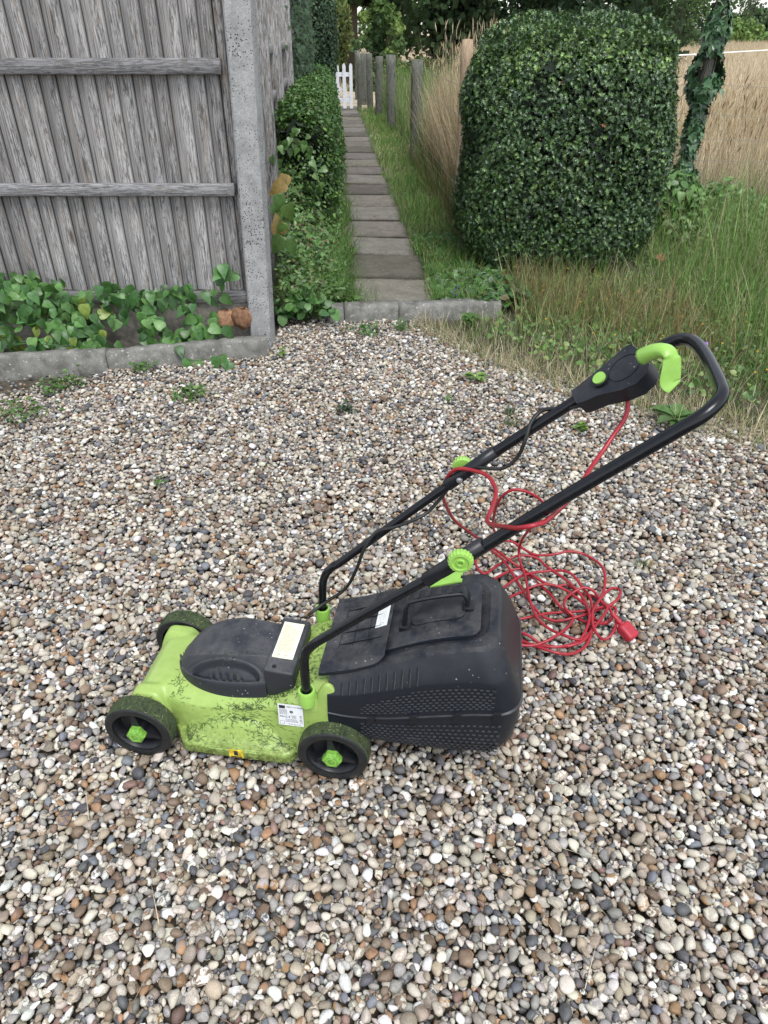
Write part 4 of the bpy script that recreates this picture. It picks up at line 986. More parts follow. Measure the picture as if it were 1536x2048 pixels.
# low concrete edging in front of the panel
def edging(p0, p1, hgt, th, lab, name='concrete_edging', group=None, zb=-.06):
    p0, p1 = Vector(p0), Vector(p1); L_ = (p1-p0).length; bm = bmesh.new(); n = max(4, int(L_/.035))
    rr = random.Random(int(L_*1000)); rings = []
    for i in range(n+1):
        x = L_*i/n; e = .004 if 0 < i < n else 0
        j = lambda: rr.uniform(-.0045, .0045)
        rings.append([bm.verts.new((x, 0+j(), zb)), bm.verts.new((x, .004+j(), hgt-.016+j())), bm.verts.new((x, .018+j(), hgt+j())), bm.verts.new((x, th-.008, hgt+j())), bm.verts.new((x, th, hgt-.010)), bm.verts.new((x, th, zb))])
    for a, b in zip(rings[:-1], rings[1:]):
        for k in range(5): bm.faces.new((a[k], a[k+1], b[k+1], b[k]))
    bm.faces.new(rings[0]); bm.faces.new(rings[-1])
    o = bm_obj(name, bm, M['kerb'], None, True); d = p1-p0; o.location = (p0.x, p0.y, 0); o.rotation_euler = (0, 0, math.atan2(d.y, d.x)); return tag(o, lab, 'kerb', group)
edging((-2.35, 3.205), (-1.385, 3.345), .085, .062, 'low mossy concrete edging under the bindweed, the length at the left edge', group='concrete edging below the fence')
edging((-1.380, 3.350), (-.600, 3.545), .078, .062, 'low concrete edging that ends against the concrete fence post', group='concrete edging below the fence')
edging((-.330, 4.075), (-.235, 4.080), .062, .10, 'stubby broken kerb end beside the round-leaved plants', 'kerb_stone', 'kerb stones across the path')
edging((-.230, 4.080), (.085, 4.098), .066, .11, 'lichened kerb stone at the foot of the path, its left half', 'kerb_stone', 'kerb stones across the path')
edging((.092, 4.098), (.70, 4.185), .062, .11, 'long pale kerb stone at the foot of the path running right to the weeds', 'kerb_stone', 'kerb stones across the path')
# side fence running away along the path
def side_fence():
    o = empty('fence_panel', 'long grey wooden fence running away beside the path, seen edge-on behind the concrete post', 'fence', (-.735, 3.86, 0), math.atan2(.060, 1))
    r_ = np.random.default_rng(9); A = Acc(); y = .02
    while y < 8.6:
        w_ = .10; V = []; m = 4; yo = r_.normal()*.002
        for z in (.25, 1.86+.02*r_.normal()):
            for sx, sy in ((-.004, y), (.012, y), (.004, y+w_), (-.004, y+w_)): V.append((sx+yo-.03, sy, z))
        V = np.array(V); F = np.array([(0, 1, 5, 4), (1, 2, 6, 5), (2, 3, 7, 6)]); A.add(V, F, (r_.random(), r_.random(), .0)); y += .088
    A.obj('boards', M['board'], o, False)
    for z in (.36, .95, 1.25): wood_box('rail', (-.018, .0, z), (.045, 8.6, z+.06), M['board'], o)
    for k, yy in enumerate((.55, 1.35, 2.6, 4.3, 6.2, 8.5)): wood_box('post', (-.015, yy, -.05), (.105, yy+.08, 1.90), M['board'], o)
    bm = bmesh.new(); bm_box(bm, (-.03, .0, -.06), (.0, 8.6, .24)); bm_obj('gravel_board', bm, M['gravelboard'], o)
side_fence()

# ------------------------------------------------------------------ path of concrete slabs
def path():
    """separate slabs in one mesh; each has its own tone, tilt and worn edge"""
    A = Acc(); y = 4.205; rr = np.random.default_rng(6)
    while y < 17.2:
        L_ = .585+rr.uniform(-.02, .02); yc = y+L_/2; c = .035-.064*(yc-4.3); hw = .275; tl, tw, tz = rr.uniform(-.006, .006), rr.uniform(-.007, .007), rr.uniform(-.004, .004); sk = rr.uniform(-.014, .014)
        nx, ny = 14, 16; us = np.linspace(-1, 1, nx); vs = np.linspace(0, 1, ny); X, Y = np.meshgrid(us, vs, indexing='ij')
        Lx = L_-.020; px = X*hw; py = Y*Lx; e = np.minimum(np.minimum(1-np.abs(X), .999)*hw, np.minimum(Y, 1-Y)*Lx)
        px = px+rr.normal(size=X.shape)*.0015; py = py+rr.normal(size=X.shape)*.0020
        Z = .040+tz+tl*X+tw*(Y-.5)*2-.010*(e < .004)+rr.normal(size=X.shape)*.0006
        chip = (e < .05) & (rr.random(X.shape) < .03); Z = Z-.006*chip
        V = np.stack([px+c+sk, py+y-px*.064, Z], -1).reshape(-1, 3); i = np.arange(nx-1)[:, None]*ny+np.arange(ny-1)[None]
        F = np.stack([i, i+ny, i+ny+1, i+1], -1).reshape(-1, 4)
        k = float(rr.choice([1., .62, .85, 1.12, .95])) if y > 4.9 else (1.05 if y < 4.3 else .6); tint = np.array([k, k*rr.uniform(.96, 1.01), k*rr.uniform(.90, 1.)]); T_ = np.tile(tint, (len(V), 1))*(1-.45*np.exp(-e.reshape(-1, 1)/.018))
        A.add(V, F, np.clip(T_, 0, 1)); nb = nx*ny
        # skirt down into the soil
        per = [j*ny for j in range(nx)]+[(nx-1)*ny+j for j in range(1, ny)]+[j*ny+ny-1 for j in range(nx-2, -1, -1)]+[j for j in range(ny-2, 0, -1)]
        P = V[per]; Q = P.copy(); Q[:, 2] = -.02; m = len(per); A.add(np.concatenate([P, Q]), np.array([(j, j+m, (j+1) % m+m, (j+1) % m) for j in range(m)]), tint*.5)
        y += L_
    o = A.obj('path', M['slab'], None, False); o['kind'] = 'structure'
path()

# ------------------------------------------------------------------ white gate
g = empty('garden_gate', 'small white picket gate at the far end of the path', 'gate', (-.86, 16.6, 0), R(-3))
for k, x in enumerate((-.42, -.285, -.15, -.015, .12)):
    bm = bmesh.new(); bm_prism(bm, [(x-.032, .07), (x+.032, .07), (x+.032, .80), (x+.018, .835), (x, .85), (x-.018, .835), (x-.032, .80)], -.012, .008, lambda u, v, d_: Vector((u+.08, d_, v)))
    bm_obj('picket', bm, M['white'], g, 'auto', .002, 1)
for z in (.62, .17): bm = bmesh.new(); bm_box(bm, (-.36, .0085, z), (.225, .03, z+.075)); bm_obj('rail', bm, M['white'], g, 'auto', .003, 1)
bm = bmesh.new(); bm_prism(bm, [(-.34, .66), (-.28, .66), (.21, .24), (.15, .24)], .0305, .045, lambda u, v, d_: Vector((u, d_-.022*0, v))); bm_obj('brace', bm, M['white'], g)
bm = bmesh.new(); bm_box(bm, (.225, .0, .58), (.245, .03, .70)); bm_obj('latch', bm, M['black_clean'], g)

# ------------------------------------------------------------------ wire fence: old posts along the path, new post and ivy-clad post by the field
wf = empty('wire_fence', 'wire fence on old grey posts along the path and round the holly to the field', 'fence', (.6, 6.2, 0))
def log_post(x, y, h, r, mat, lab=None, lean=(0, 0), square=False, seed=1):
    r_ = random.Random(seed*7+3); n = 9; k = 4 if square else 10; P = []
    V = []; 
    for i in range(n+1):
        z = -.1+(h+.1)*i/n; cx, cy = lean[0]*z+r_.uniform(-.003, .003), lean[1]*z
        for j in range(k):
            a = 2*math.pi*(j+.5)/k; rr = r*(1.25 if square else 1)*(1+r_.uniform(-.05, .05)*(not square)); V.append((x-.6+cx+rr*math.cos(a), y-6.2+cy+rr*math.sin(a), z))
    V.append((x-.6+lean[0]*h, y-6.2+lean[1]*h, h+.004)); c = len(V)-1
    F = np.array([(i*k+j, i*k+(j+1) % k, (i+1)*k+(j+1) % k, (i+1)*k+j) for i in range(n) for j in range(k)]); T3 = np.array([(n*k+j, n*k+(j+1) % k, c) for j in range(k)])
    o = np_mesh('post', np.array(V), [F, T3], mat, wf, np.tile((r_.random(), r_.random(), 0.), (len(V), 1)), not square)
    if lab: o['label'] = lab
    return o
log_post(.605, 6.2, 1.34, .042, M['new_post'], 'pale sawn new post beside the holly', (.002, 0), True, 1)
PP = [(.385, 9.77, 1.11, .068), (.13, 13.3, 1.07, .078), (-.10, 15.6, .99, .072), (-.285, 17.0, 1.0, .068), (-.43, 18.0, .98, .064), (-.62, 19.4, 1.0, .064)]
for i, (x, y, h, r_) in enumerate(PP): log_post(x, y, h, r_, M['old_post'], None, (random.Random(i).uniform(-.03, .01), 0), False, i+2)
log_post(2.50, 6.5, 1.95, .045, M['old_post'], 'tall grey post wrapped in ivy', (.012, 0), False, 12)
log_post(-.50, 16.62, .95, .045, M['old_post'], None, (0, 0), False, 15)
A = Acc()
def w_line(pts, r=.0016):
    acc_tube(A, [(x-.6, y-6.2, z) for x, y, z in pts], r, (.25, .25, .24), 5)
for z in (.18, .34, .50, .66, .84, 1.04):
    w_line([(.6, 6.24, z), (1.5, 6.36, z-.01), (2.5, 6.55, z), (3.6, 6.45, z-.035-.02*math.sin(z*9)), (4.8, 6.35, z-.02), (7., 6.2, z)])
    w_line([(.6, 6.24, z), (.385, 9.8, z), (.13, 13.3, z), (-.10, 15.6, z), (-.62, 19.4, z)], .002)
for k in range(28):
    x = 2.6+k*.15; w_line([(x, 6.54-.045*(x-2.6), .16), (x+.01, 6.53-.045*(x-2.6), .84)], .0012)
A.obj('wire', M['wire'], wf)
tp = empty('electric_fence', 'white electric fence tape strung across the dry field', 'fence', (6, 17, 0))
bm = bmesh.new(); pts = [(3.0, 13.6, .98), (6.1, 17.0, .975), (9.3, 20.5, .985), (15, 26.7, 1.0)]
tube('tape', [(x-6, y-17, z) for x, y, z in pts], .016, M['tape'], tp, 6, flat=1.)
for x, y, z in (pts[0], pts[3]): tube('stake', [(x-6, y-17+.02, -.02), (x-6, y-17+.02, z+.05)], .007, M['tape'], tp, 6)
# ------------------------------------------------------------------ vegetation
G_DARK = [(.018, .045, .014), (.028, .062, .020), (.040, .080, .026)]
def U(a, b, n): return rng.uniform(a, b, n)
def pathc(y): return .035-.064*(y-4.3)
# --- clipped holly bush
def superq(n, c, h, p=4.2, zmin=None):
    d = unit(rng.normal(size=(n*2, 3))*np.array(h)[None]); d = unit(rng.uniform(-1, 1, (n*2, 3))); d = d[:n*2]
    t = 1/((np.abs(d)**p).sum(1))**(1/p); P = d*t[:, None]; nr = np.sign(P)*np.abs(P)**(p-1)/np.array(h)
    k = rng.random(n*2) < np.clip(t, 0, 1.6)/1.6
    P, nr = P[k][:n], unit(nr[k][:n]); return P*np.array(h)+np.array(c), nr, P
def lump(P, f=6., a=.05, s=0.):
    return a*(np.sin(P[:, 0]*f+s)*np.cos(P[:, 2]*f*1.1+s*2)+.6*np.sin(P[:, 1]*f*1.7+P[:, 2]*f*.6+s))
def holly():
    root = empty('holly_bush', 'large dark holly bush clipped to a rounded block beside the path', 'bush', (1.17, 5.25, .02))
    c = (0, 0, .69); h = (.66, .52, .70)
    n = 62000; P, nr, q = superq(n, c, h, 3.8)
    dep = np.abs(rng.normal(size=len(P)))*.055; P = P+nr*(lump(P+5, 7., .026)+lump(P, 17., .012, 2.)-dep)[:, None]
    P[:, 0] += .05*(P[:, 2]-.7)*0
    tp = np.clip((P[:, 2]-1.12)/.25, 0, 1); P[:, 2] -= .0
    k = P[:, 2] > .05; P, nr, dep, tp = P[k], nr[k], dep[k], tp[k]; n = len(P)
    nn = unit(nr*1.0+rng.normal(size=(n, 3))*.55+np.array([0, 0, .35])); up = nr*.5+rng.normal(size=(n, 3))*.8+np.array([0, 0, .15])
    col_ = pal([(.042, .088, .032), (.060, .118, .038), (.088, .155, .048), (.028, .060, .024)], n, [.35, .3, .15, .2])
    young = rng.random(n) < .09+.62*tp; col_[young] = pal([(.12, .21, .06), (.17, .27, .075)], young.sum())
    dd = rng.random(n) < .002; col_[dd] = pal([(.25, .12, .05)], dd.sum())
    A = Acc(); A.leaves(T_holly, P, frames(nn, up), U(.022, .040, n), col_)
    # upright shoots on top
    m = 700; S, nr2, _ = superq(m*4, c, h, 3.8); S = S[nr2[:, 2] > .55][:m]; m = len(S); S = S+np.stack([U(-.01, .01, m), U(-.01, .01, m), U(.0, .05, m)], 1)
    for j in range(4):
        az = U(0, 6.28, m); nn = np.stack([np.cos(az), np.sin(az), U(.2, 1., m)], 1)
        A.leaves(T_holly, S+np.array([0, 0, .012*j]), frames(nn, np.stack([np.cos(az)*.6, np.sin(az)*.6, U(.3, 1., m)], 1)), U(.022, .038, m), pal([(.12, .20, .06), (.075, .14, .05), (.04, .08, .038)], m))
    A.obj('foliage', M['gloss'], root)
    B = Acc(); rr = random.Random(4)
    for k in range(70):
        a = rr.uniform(0, 6.28); b = rr.uniform(.1, 1.); e = np.array([.55*math.cos(a)*b, .42*math.sin(a)*b, rr.uniform(.3, 1.25)]); s = np.array([rr.uniform(-.12, .12), rr.uniform(-.1, .1), -.03])
        mid = (s+e)/2+np.array([rr.uniform(-.06, .06) for _ in range(3)]); acc_tube(B, [s, mid*.6+s*.4, mid, e], [.012, .010, .007, .003], (.045, .035, .025), 5)
    # packed inner leaves, coloured near black to paint in the shade inside the bush
    B.obj('branches', M['bark'], root)
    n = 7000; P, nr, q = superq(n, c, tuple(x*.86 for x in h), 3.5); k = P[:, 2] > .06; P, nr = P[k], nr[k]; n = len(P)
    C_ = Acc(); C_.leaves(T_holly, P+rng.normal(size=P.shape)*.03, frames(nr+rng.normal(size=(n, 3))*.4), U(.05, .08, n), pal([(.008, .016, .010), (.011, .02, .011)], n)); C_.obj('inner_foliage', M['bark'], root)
holly()

# --- box hedge and shrubs on the left of the path
def leafy_mass(name, lab, cat, loc, surf, n, tpl, size, cols, p=None, mat='leaf', inner=None, upb=.4, group=None, depth=.06, sten=0):
    root = empty(name, lab, cat, loc, 0, group)
    P, nr = surf(n); n = len(P); P = P-nr*(np.abs(rng.normal(size=n))*depth)[:, None]
    A = Acc(); nn = unit(nr+rng.normal(size=(n, 3))*.6+np.array([0, 0, upb])); A.leaves(tpl, P, frames(nn, nr*.4+rng.normal(size=(n, 3))), U(*size, n), pal(cols, n, p))
    A.obj('foliage', M[mat], root)
    if inner:
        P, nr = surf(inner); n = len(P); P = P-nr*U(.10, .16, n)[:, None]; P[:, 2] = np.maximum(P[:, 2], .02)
        A = Acc(); A.leaves(T_round, P, frames(nr+rng.normal(size=(n, 3))*.3), U(.09, .15, n), pal([(.012, .022, .010), (.018, .028, .014)], n)); A.obj('inner_foliage', M['bark'], root)  # inner leaves tinted almost black, shade of the interior put into their colour
    if sten:
        B = Acc(); rr = random.Random(n)
        P, nr = surf(sten*3)
        for q in P[:sten]:
            s = np.array([q[0]*.35, q[1]*.8, -.02]); acc_tube(B, [s, (s+q)/2+np.array([0, 0, .05]), q*.95], [.010, .007, .003], (.06, .05, .035), 5)
        B.obj('branches', M['bark'], root)
    return root
def hedge_surf(L_, hw, hh, lump_a=.05, p=3.5):
    def f(n):
        y = U(-L_/2, L_/2, n); a = U(-.15, 3.30, n); r = 1/((np.abs(np.cos(a))**p+np.abs(np.sin(a))**p)**(1/p))
        end = np.clip((L_/2-np.abs(y))/.25, .15, 1)**.4
        x = np.cos(a)*r*hw*end; z = np.maximum(np.sin(a)*r, -.02)*hh*end
        nr = unit(np.stack([np.sign(np.cos(a))*np.abs(np.cos(a))**(p-1)/hw, .1*rng.normal(size=n)+np.sign(y)*(end < .8)*1.5, np.sign(np.sin(a))*np.abs(np.sin(a))**(p-1)/hh], 1))
        P = np.stack([x, y, z+.02], 1); return P+nr*lump(P+3, 5., lump_a, 1.)[:, None], nr
    return f
h = leafy_mass('box_hedge', 'dense small-leaved box hedge between the side fence and the path', 'hedge', (-.745, 8.15, 0), hedge_surf(5.5, .26, .95, .05), 60000, T_small, (.020, .036),
    [(.065, .15, .035), (.10, .20, .045), (.040, .095, .026), (.16, .26, .06), (.12, .14, .05)], [.35, .25, .25, .1, .05], inner=7000, sten=14)
h.rotation_euler = (0, 0, math.atan(.062))
h = leafy_mass('box_hedge', 'darker far stretch of hedge reaching almost to the white gate', 'hedge', (-1.12, 13.2, 0), hedge_surf(4.6, .30, .86, .06), 24000, T_small, (.03, .05),
    [(.045, .11, .028), (.065, .15, .035), (.09, .18, .045)], inner=4000)
h.rotation_euler = (0, 0, math.atan(.062))
def blob(hx, hy, hz, p=2.4, a=.08, f=3.):
    def g(n):
        P, nr, q = superq(n, (0, 0, hz), (hx, hy, hz), p); k = P[:, 2] > .02; P, nr = P[k], nr[k]; return P+nr*lump(P, f, a, hx)[:, None], nr
    return g
leafy_mass('evergreen_shrub', 'tall dark evergreen shrub rising behind the side fence left of the gate', 'shrub', (-1.62, 15.2, 0), blob(.78, .7, 1.7, 2.6, .10), 30000, T_small, (.04, .07), [(.045, .08, .05), (.065, .11, .065), (.09, .14, .08)], inner=4000, mat='far_leaf')
leafy_mass('weeping_shrub', 'yellow-green weeping shrub above the white gate', 'shrub', (-1.55, 19.2, 0), blob(.75, .7, 2.0, 2.2, .2), 15000, T_oval, (.07, .12), [(.20, .23, .08), (.16, .21, .07), (.11, .15, .05)], inner=2500, mat='far_leaf', upb=-.3)
# --- climbing leaves hanging on the side fence
def ivy_hang():
    root = empty('climbing_ivy', 'strand of dark climbing ivy hanging over the far side fence', 'climber', (-1.0, 9.4, 0))
    n = 1500; P = np.stack([.10+rng.normal(size=n)*.035, rng.normal(size=n)*.35, U(.95, 2.0, n)], 1); nn = np.stack([U(.3, 1, n), -U(.2, 1, n), U(0, .6, n)], 1)
    A = Acc(); A.leaves(T_ivy, P, frames(nn, np.tile([0, 0, -1.], (n, 1))+rng.normal(size=(n, 3))*.3), U(.04, .07, n), pal([(.025, .06, .022), (.04, .085, .03)], n)); A.obj('foliage', M['leaf'], root)
    B = Acc(); acc_tube(B, [(.09, 0, 2.0), (.10, .05, 1.5), (.09, -.03, 1.0)], .006, (.06, .045, .03), 5); B.obj('stem', M['bark'], root)
ivy_hang()
# --- ivy round the tall post by the field
def ivy_post():
    root = empty('ivy', 'glossy ivy climbing the tall leaning post at the edge of the field', 'ivy', (2.50, 6.5, 0))
    n = 2000; z = U(.32, 1.96, n); a = U(0, 6.28, n); wid = .068+.03*np.sin(z*7)+.018*np.sin(z*17+2)
    bare = (np.abs(z-1.18) < .08) & (np.cos(a-4.5) > .45)
    r = wid*U(.75, 1.35, n); P = np.stack([.012*z+r*np.cos(a), r*np.sin(a), z], 1)[~bare]; a = a[~bare]; n = len(P)
    nn = np.stack([np.cos(a), np.sin(a), U(-.1, .7, n)], 1)+rng.normal(size=(n, 3))*.3
    A = Acc(); A.leaves(T_ivy, P, frames(nn, np.tile([0, 0, -1.], (n, 1))+rng.normal(size=(n, 3))*.45), U(.04, .085, n), pal([(.035, .09, .04), (.055, .125, .05), (.09, .17, .075), (.045, .075, .045)], n, [.35, .35, .15, .15])); A.obj('foliage', M['gloss'], root)
    B = Acc()
    for k in range(5):
        ph = k*1.3; acc_tube(B, [(.012*z+.052*math.cos(ph+z*1.4), .052*math.sin(ph+z*1.4), z) for z in np.linspace(-.02, 1.8, 14)], .006, (.10, .075, .05), 5)
    B.obj('stem', M['bark'], root)
ivy_post()

# --- bindweed along the foot of the fence
def vine(name, lab, cat, loc, pts, n, size, cols, spread, tpl=T_heart, group=None, face=(.1, -1, .35), mat='leaf', stems=True):
    root = empty(name, lab, cat, loc, 0, group); A = Acc(); B = Acc(); lo = np.array(loc)
    for P in pts:
        C_ = catmull(P, 10); 
        if stems: acc_tube(B, C_-lo, .0016, (.06, .10, .03), 5)
        m = int(n*len(C_)/sum(len(catmull(q, 10)) for q in pts)); i = rng.integers(0, len(C_), m); Q = C_[i]+rng.normal(size=(m, 3))*np.array(spread)
        nn = np.array(face)+rng.normal(size=(m, 3))*.35; up = np.array([0, 0, -1.])+rng.normal(size=(m, 3))*.55
        A.leaves(tpl, Q-lo, frames(nn, up), U(*size, m), pal(cols, m, None, .18))
        for q0, q1 in zip(Q[:m//2], C_[i][:m//2]): acc_tube(B, [q1-lo, (q0+q1)/2-lo+np.array([0, 0, .01]), q0-lo], .0008, (.07, .12, .035), 4)
    A.obj('leaves', M[mat], root); 
    if stems: B.obj('stem', M['stem'], root)
    return root
BW = [(.055, .145, .035), (.075, .18, .042), (.042, .115, .03), (.11, .23, .06)]
vine('bindweed', 'thick clump of heart-leaved bindweed in the corner at the left edge of the fence', 'climber', (-1.7, 3.55, 0),
     [[(-2.05, 3.60, .05), (-1.95, 3.60, .25), (-1.80, 3.60, .33), (-1.62, 3.60, .26), (-1.42, 3.60, .16)], [(-2.0, 3.55, .30), (-1.75, 3.52, .20), (-1.55, 3.50, .12), (-1.45, 3.45, .10)], [(-2.05, 3.5, .12), (-1.85, 3.45, .10), (-1.62, 3.46, .07), (-1.45, 3.52, .06)], [(-1.98, 3.58, .38), (-1.85, 3.6, .30), (-1.7, 3.58, .2)]],
     370, (.040, .074), BW+BW+[(.20, .27, .05)], (.035, .035, .035))
vine('bindweed', 'bindweed trailing along the bottom rail of the fence towards the concrete post', 'climber', (-1.2, 3.6, 0),
     [[(-1.50, 3.60, .26), (-1.36, 3.62, .30), (-1.22, 3.62, .27), (-1.08, 3.62, .29), (-.95, 3.62, .30), (-.82, 3.64, .28)], [(-1.40, 3.62, .27), (-1.25, 3.60, .22), (-1.20, 3.58, .16), (-1.17, 3.58, .14)], [(-1.05, 3.60, .29), (-1.0, 3.58, .20), (-.98, 3.56, .12), (-.93, 3.55, .09)], [(-1.22, 3.56, .08), (-1.10, 3.54, .10), (-.98, 3.55, .08)]],
     150, (.040, .074), BW, (.030, .018, .022))
vine('bindweed', 'few bindweed leaves on a stem creeping over the edging by the concrete post', 'climber', (-.9, 3.5, 0),
     [[(-1.12, 3.54, .12), (-1.06, 3.46, .07), (-.98, 3.38, .03), (-.88, 3.38, .03), (-.75, 3.38, .03)], [(-.92, 3.60, .17), (-.84, 3.56, .14), (-.77, 3.55, .13)], [(-.72, 3.66, .36), (-.80, 3.62, .42), (-.84, 3.63, .40)]],
     22, (.055, .085), BW, (.020, .012, .012), face=(.1, -.7, .7))
# brown dead leaf standing against the gravel board
def one_leaf(name, lab, loc, size, nrm, up, c, tpl=T_round, k=1, cat='leaf', mat='dead'):
    A = Acc(); n = k; A.leaves(tpl, rng.normal(size=(n, 3))*.018*(k > 1), frames(np.tile(nrm, (n, 1))+rng.normal(size=(n, 3))*.15, np.tile(up, (n, 1))+rng.normal(size=(n, 3))*.5*(k > 1)), np.full(n, size), pal([c], n))
    V = np.concatenate(A.V); o = A.obj(name, M[mat]); o.location = loc; md = o.modifiers.new('thick', 'SOLIDIFY'); md.thickness = .0008; return tag(o, lab, cat)
one_leaf('dead_leaf', 'big brown curled dead leaf propped between the gravel board and the concrete post', (-.745, 3.665, .195), .115, (-.1, -1, .15), (.0, 0, -1.), (.30, .16, .09))
one_leaf('dead_leaf', 'brown dead leaf beside the bigger one by the concrete post', (-.835, 3.66, .185), .105, (.2, -1, .2), (.05, 0, -1.), (.36, .20, .12))
one_leaf('dead_leaf', 'crisp brown oak leaf caught in the grass right of the holly', (1.73, 4.66, .20), .085, (.1, -1, .6), (1, 0, -.2), (.30, .15, .07), T_holly)

# --- undergrowth between the concrete post, hedge and path
def ground_cover(name, lab, cat, kind, n, area, hfun, tpl, size, cols, p=None, tilt=.55, mat='leaf'):
    P = area(n); n = len(P); P[:, 2] = hfun(P)*U(.15, 1., n)**.55
    A = Acc(); nn = np.array([.15, -.45, 1.])+rng.normal(size=(n, 3))*tilt; A.leaves(tpl, P, frames(nn), U(*size, n), pal(cols, n, p))
    o = A.obj(name, M[mat]); return tag(o, lab, cat, None, kind)
def areaL(n):
    y = U(4.0, 7.4, n); xr = pathc(y)-.24+.05*np.sin(y*5); xl = -.60-.065*(y-4); x = xl+(xr-xl)*rng.random(n); k = ~((y < 4.22) & (x > -.34)); return np.stack([x, y, 0*x], 1)[k]
def hL(P): 
    q = np.clip((pathc(P[:, 1])-.24-P[:, 0])/.35, 0, 1); return .05+q*(.22+.24*(P[:, 1]-4.0))*.9+.04*np.sin(P[:, 0]*21)*np.cos(P[:, 1]*13)
ground_cover('undergrowth', 'tangled weeds and brambles between the side fence and the path', None, 'stuff', 13000, areaL, hL, T_oval, (.018, .04), [(.085, .17, .045), (.12, .23, .055), (.06, .12, .035), (.17, .20, .07), (.15, .10, .055)], [.34, .26, .24, .1, .06])
ground_cover('undergrowth', 'broader leaves scattered through the weeds left of the path', None, 'stuff', 800, areaL, lambda P: hL(P)+.02, T_ivy, (.035, .06), [(.11, .22, .06), (.15, .28, .08), (.08, .16, .05)], None, .5)
A = Acc()
for (n, f, H_, wd, cols) in ((7000, areaL, (.10, .30), (.003, .005), [(.10, .20, .045), (.15, .27, .065), (.07, .14, .035), (.28, .26, .14)]),):
    P = f(n); n = len(P); P[:, 2] = hL(P)*.35*rng.random(n); blades(P, U(*H_, n), U(.05, .7, n), U(.3, 1.5, n), U(*wd, n), pal(cols, n, [.4, .3, .22, .08]), 4, None, A)
tag(A.obj('grass', M['blade']), 'long green grass leaning out of the undergrowth onto the left of the path', None, None, 'stuff')
vine('bindweed', 'large bindweed leaves turning yellow beside the concrete post', 'climber', (-.66, 4.3, 0), [[(-.57, 4.15, .52), (-.56, 4.2, .62), (-.54, 4.3, .72)], [(-.53, 4.12, .40), (-.55, 4.2, .55)]], 15, (.065, .11), [(.20, .27, .05), (.12, .22, .05), (.10, .20, .05), (.08, .16, .04), (.30, .21, .06)], (.035, .03, .05), face=(.3, -1, .2))
vine('bindweed', 'green bindweed strand climbing over the front end of the hedge', 'climber', (-.6, 5.4, 0), [[(-.75, 5.35, .55), (-.66, 5.25, .78), (-.52, 5.3, .72), (-.42, 5.3, .45)]], 50, (.035, .06), [(.10, .19, .05), (.07, .15, .04)], (.04, .03, .05), face=(.2, -1, .4))
def violets():
    root = empty('violet_plant', 'low clump of round green leaves where the concrete post meets the path kerb', 'plant', (-.46, 4.06, 0)); n = 120
    P = np.stack([rng.normal(size=n)*.075, rng.normal(size=n)*.055, np.zeros(n)], 1); P[:, 2] = np.maximum(.02, (.16-.5*np.abs(P[:, 0]))*U(.2, 1, n)**.5)
    A = Acc(); A.leaves(T_round, P, frames(np.array([.1, -.4, 1.])+rng.normal(size=(n, 3))*.4), U(.035, .072, n), pal([(.065, .16, .045), (.095, .21, .055), (.05, .12, .035)], n)); A.obj('leaves', M['leaf'], root)
    B = Acc()
    for q in P[:40]: acc_tube(B, [(0, 0, -.02), (q[0]*.5, q[1]*.5, q[2]*.7), tuple(q)], .0012, (.08, .13, .04), 4)
    B.obj('stem', M['stem'], root)
violets()
# --- green grass verge on the right of the path
def areaR(n):
    y = 4.25+12.5*rng.random(n)**1.5; xl = pathc(y)+.25-.02*np.sin(y*6)-.03*np.clip((y-6)/6, 0, 1); w_ = .36+.02*(y-4)-.0*y; x = xl+w_*rng.random(n)**.85; return np.stack([x, y, 0*x+.015], 1)
A = Acc(); n = 17000; P = areaR(n); sc_ = 1+.10*(P[:, 1]-4.2)
blades(P, U(.04, .17, n)*np.clip(1+.2*np.sin(P[:, 1]*4), .6, 2), U(0, .8, n), U(.2, 1.3, n), .0032*sc_, pal([(.10, .21, .045), (.15, .28, .06), (.07, .15, .035), (.24, .27, .10), (.36, .30, .16)], n, [.36, .28, .2, .1, .06]), 3, None, A)
n = 5200; y = 4.25+11*rng.random(n)**1.4; x = pathc(y)-.255+rng.normal(size=n)*.045; P = np.stack([x, y, 0*x+.015], 1); blades(P, U(.04, .15, n), U(0, .8, n), U(.2, 1.3, n), .0032*(1+.08*(y-4)), pal([(.075, .16, .03), (.11, .22, .045), (.05, .11, .025)], n), 3, None, A)
# tufts in the joints of the slabs
n = 900; k = rng.integers(0, 20, n); y = 4.215+.585*k+rng.normal(size=n)*.008; x = pathc(y)+U(-.27, .27, n)*np.sign(rng.normal(size=n)); q = rng.random(n) < .5+.5*np.abs(x-pathc(y))/.27
P = np.stack([x, y, 0*x+.03], 1)[q]; n = len(P); blades(P, U(.012, .045, n), U(0, .9, n), U(.2, 1., n), np.full(n, .003), pal([(.06, .11, .025), (.09, .13, .04)], n), 2, None, A)
tag(A.obj('grass', M['blade']), 'short green grass growing along both edges of the slab path and in its joints', None, None, 'stuff')
def areaC(n): y = U(4.22, 5.9, n); x = pathc(y)+.30+(.55-.15*(y-4.25))*rng.random(n); return np.stack([x, y, 0*x], 1)
ground_cover('ground_ivy', 'ground ivy carpeting the corner between the path and the holly', None, 'stuff', 6500, areaC, lambda P: .04+.10*np.clip(P[:, 0]-.3, 0, .5), T_round, (.022, .048), [(.06, .14, .04), (.09, .19, .05), (.04, .09, .03), (.15, .11, .06)], [.4, .3, .22, .08])

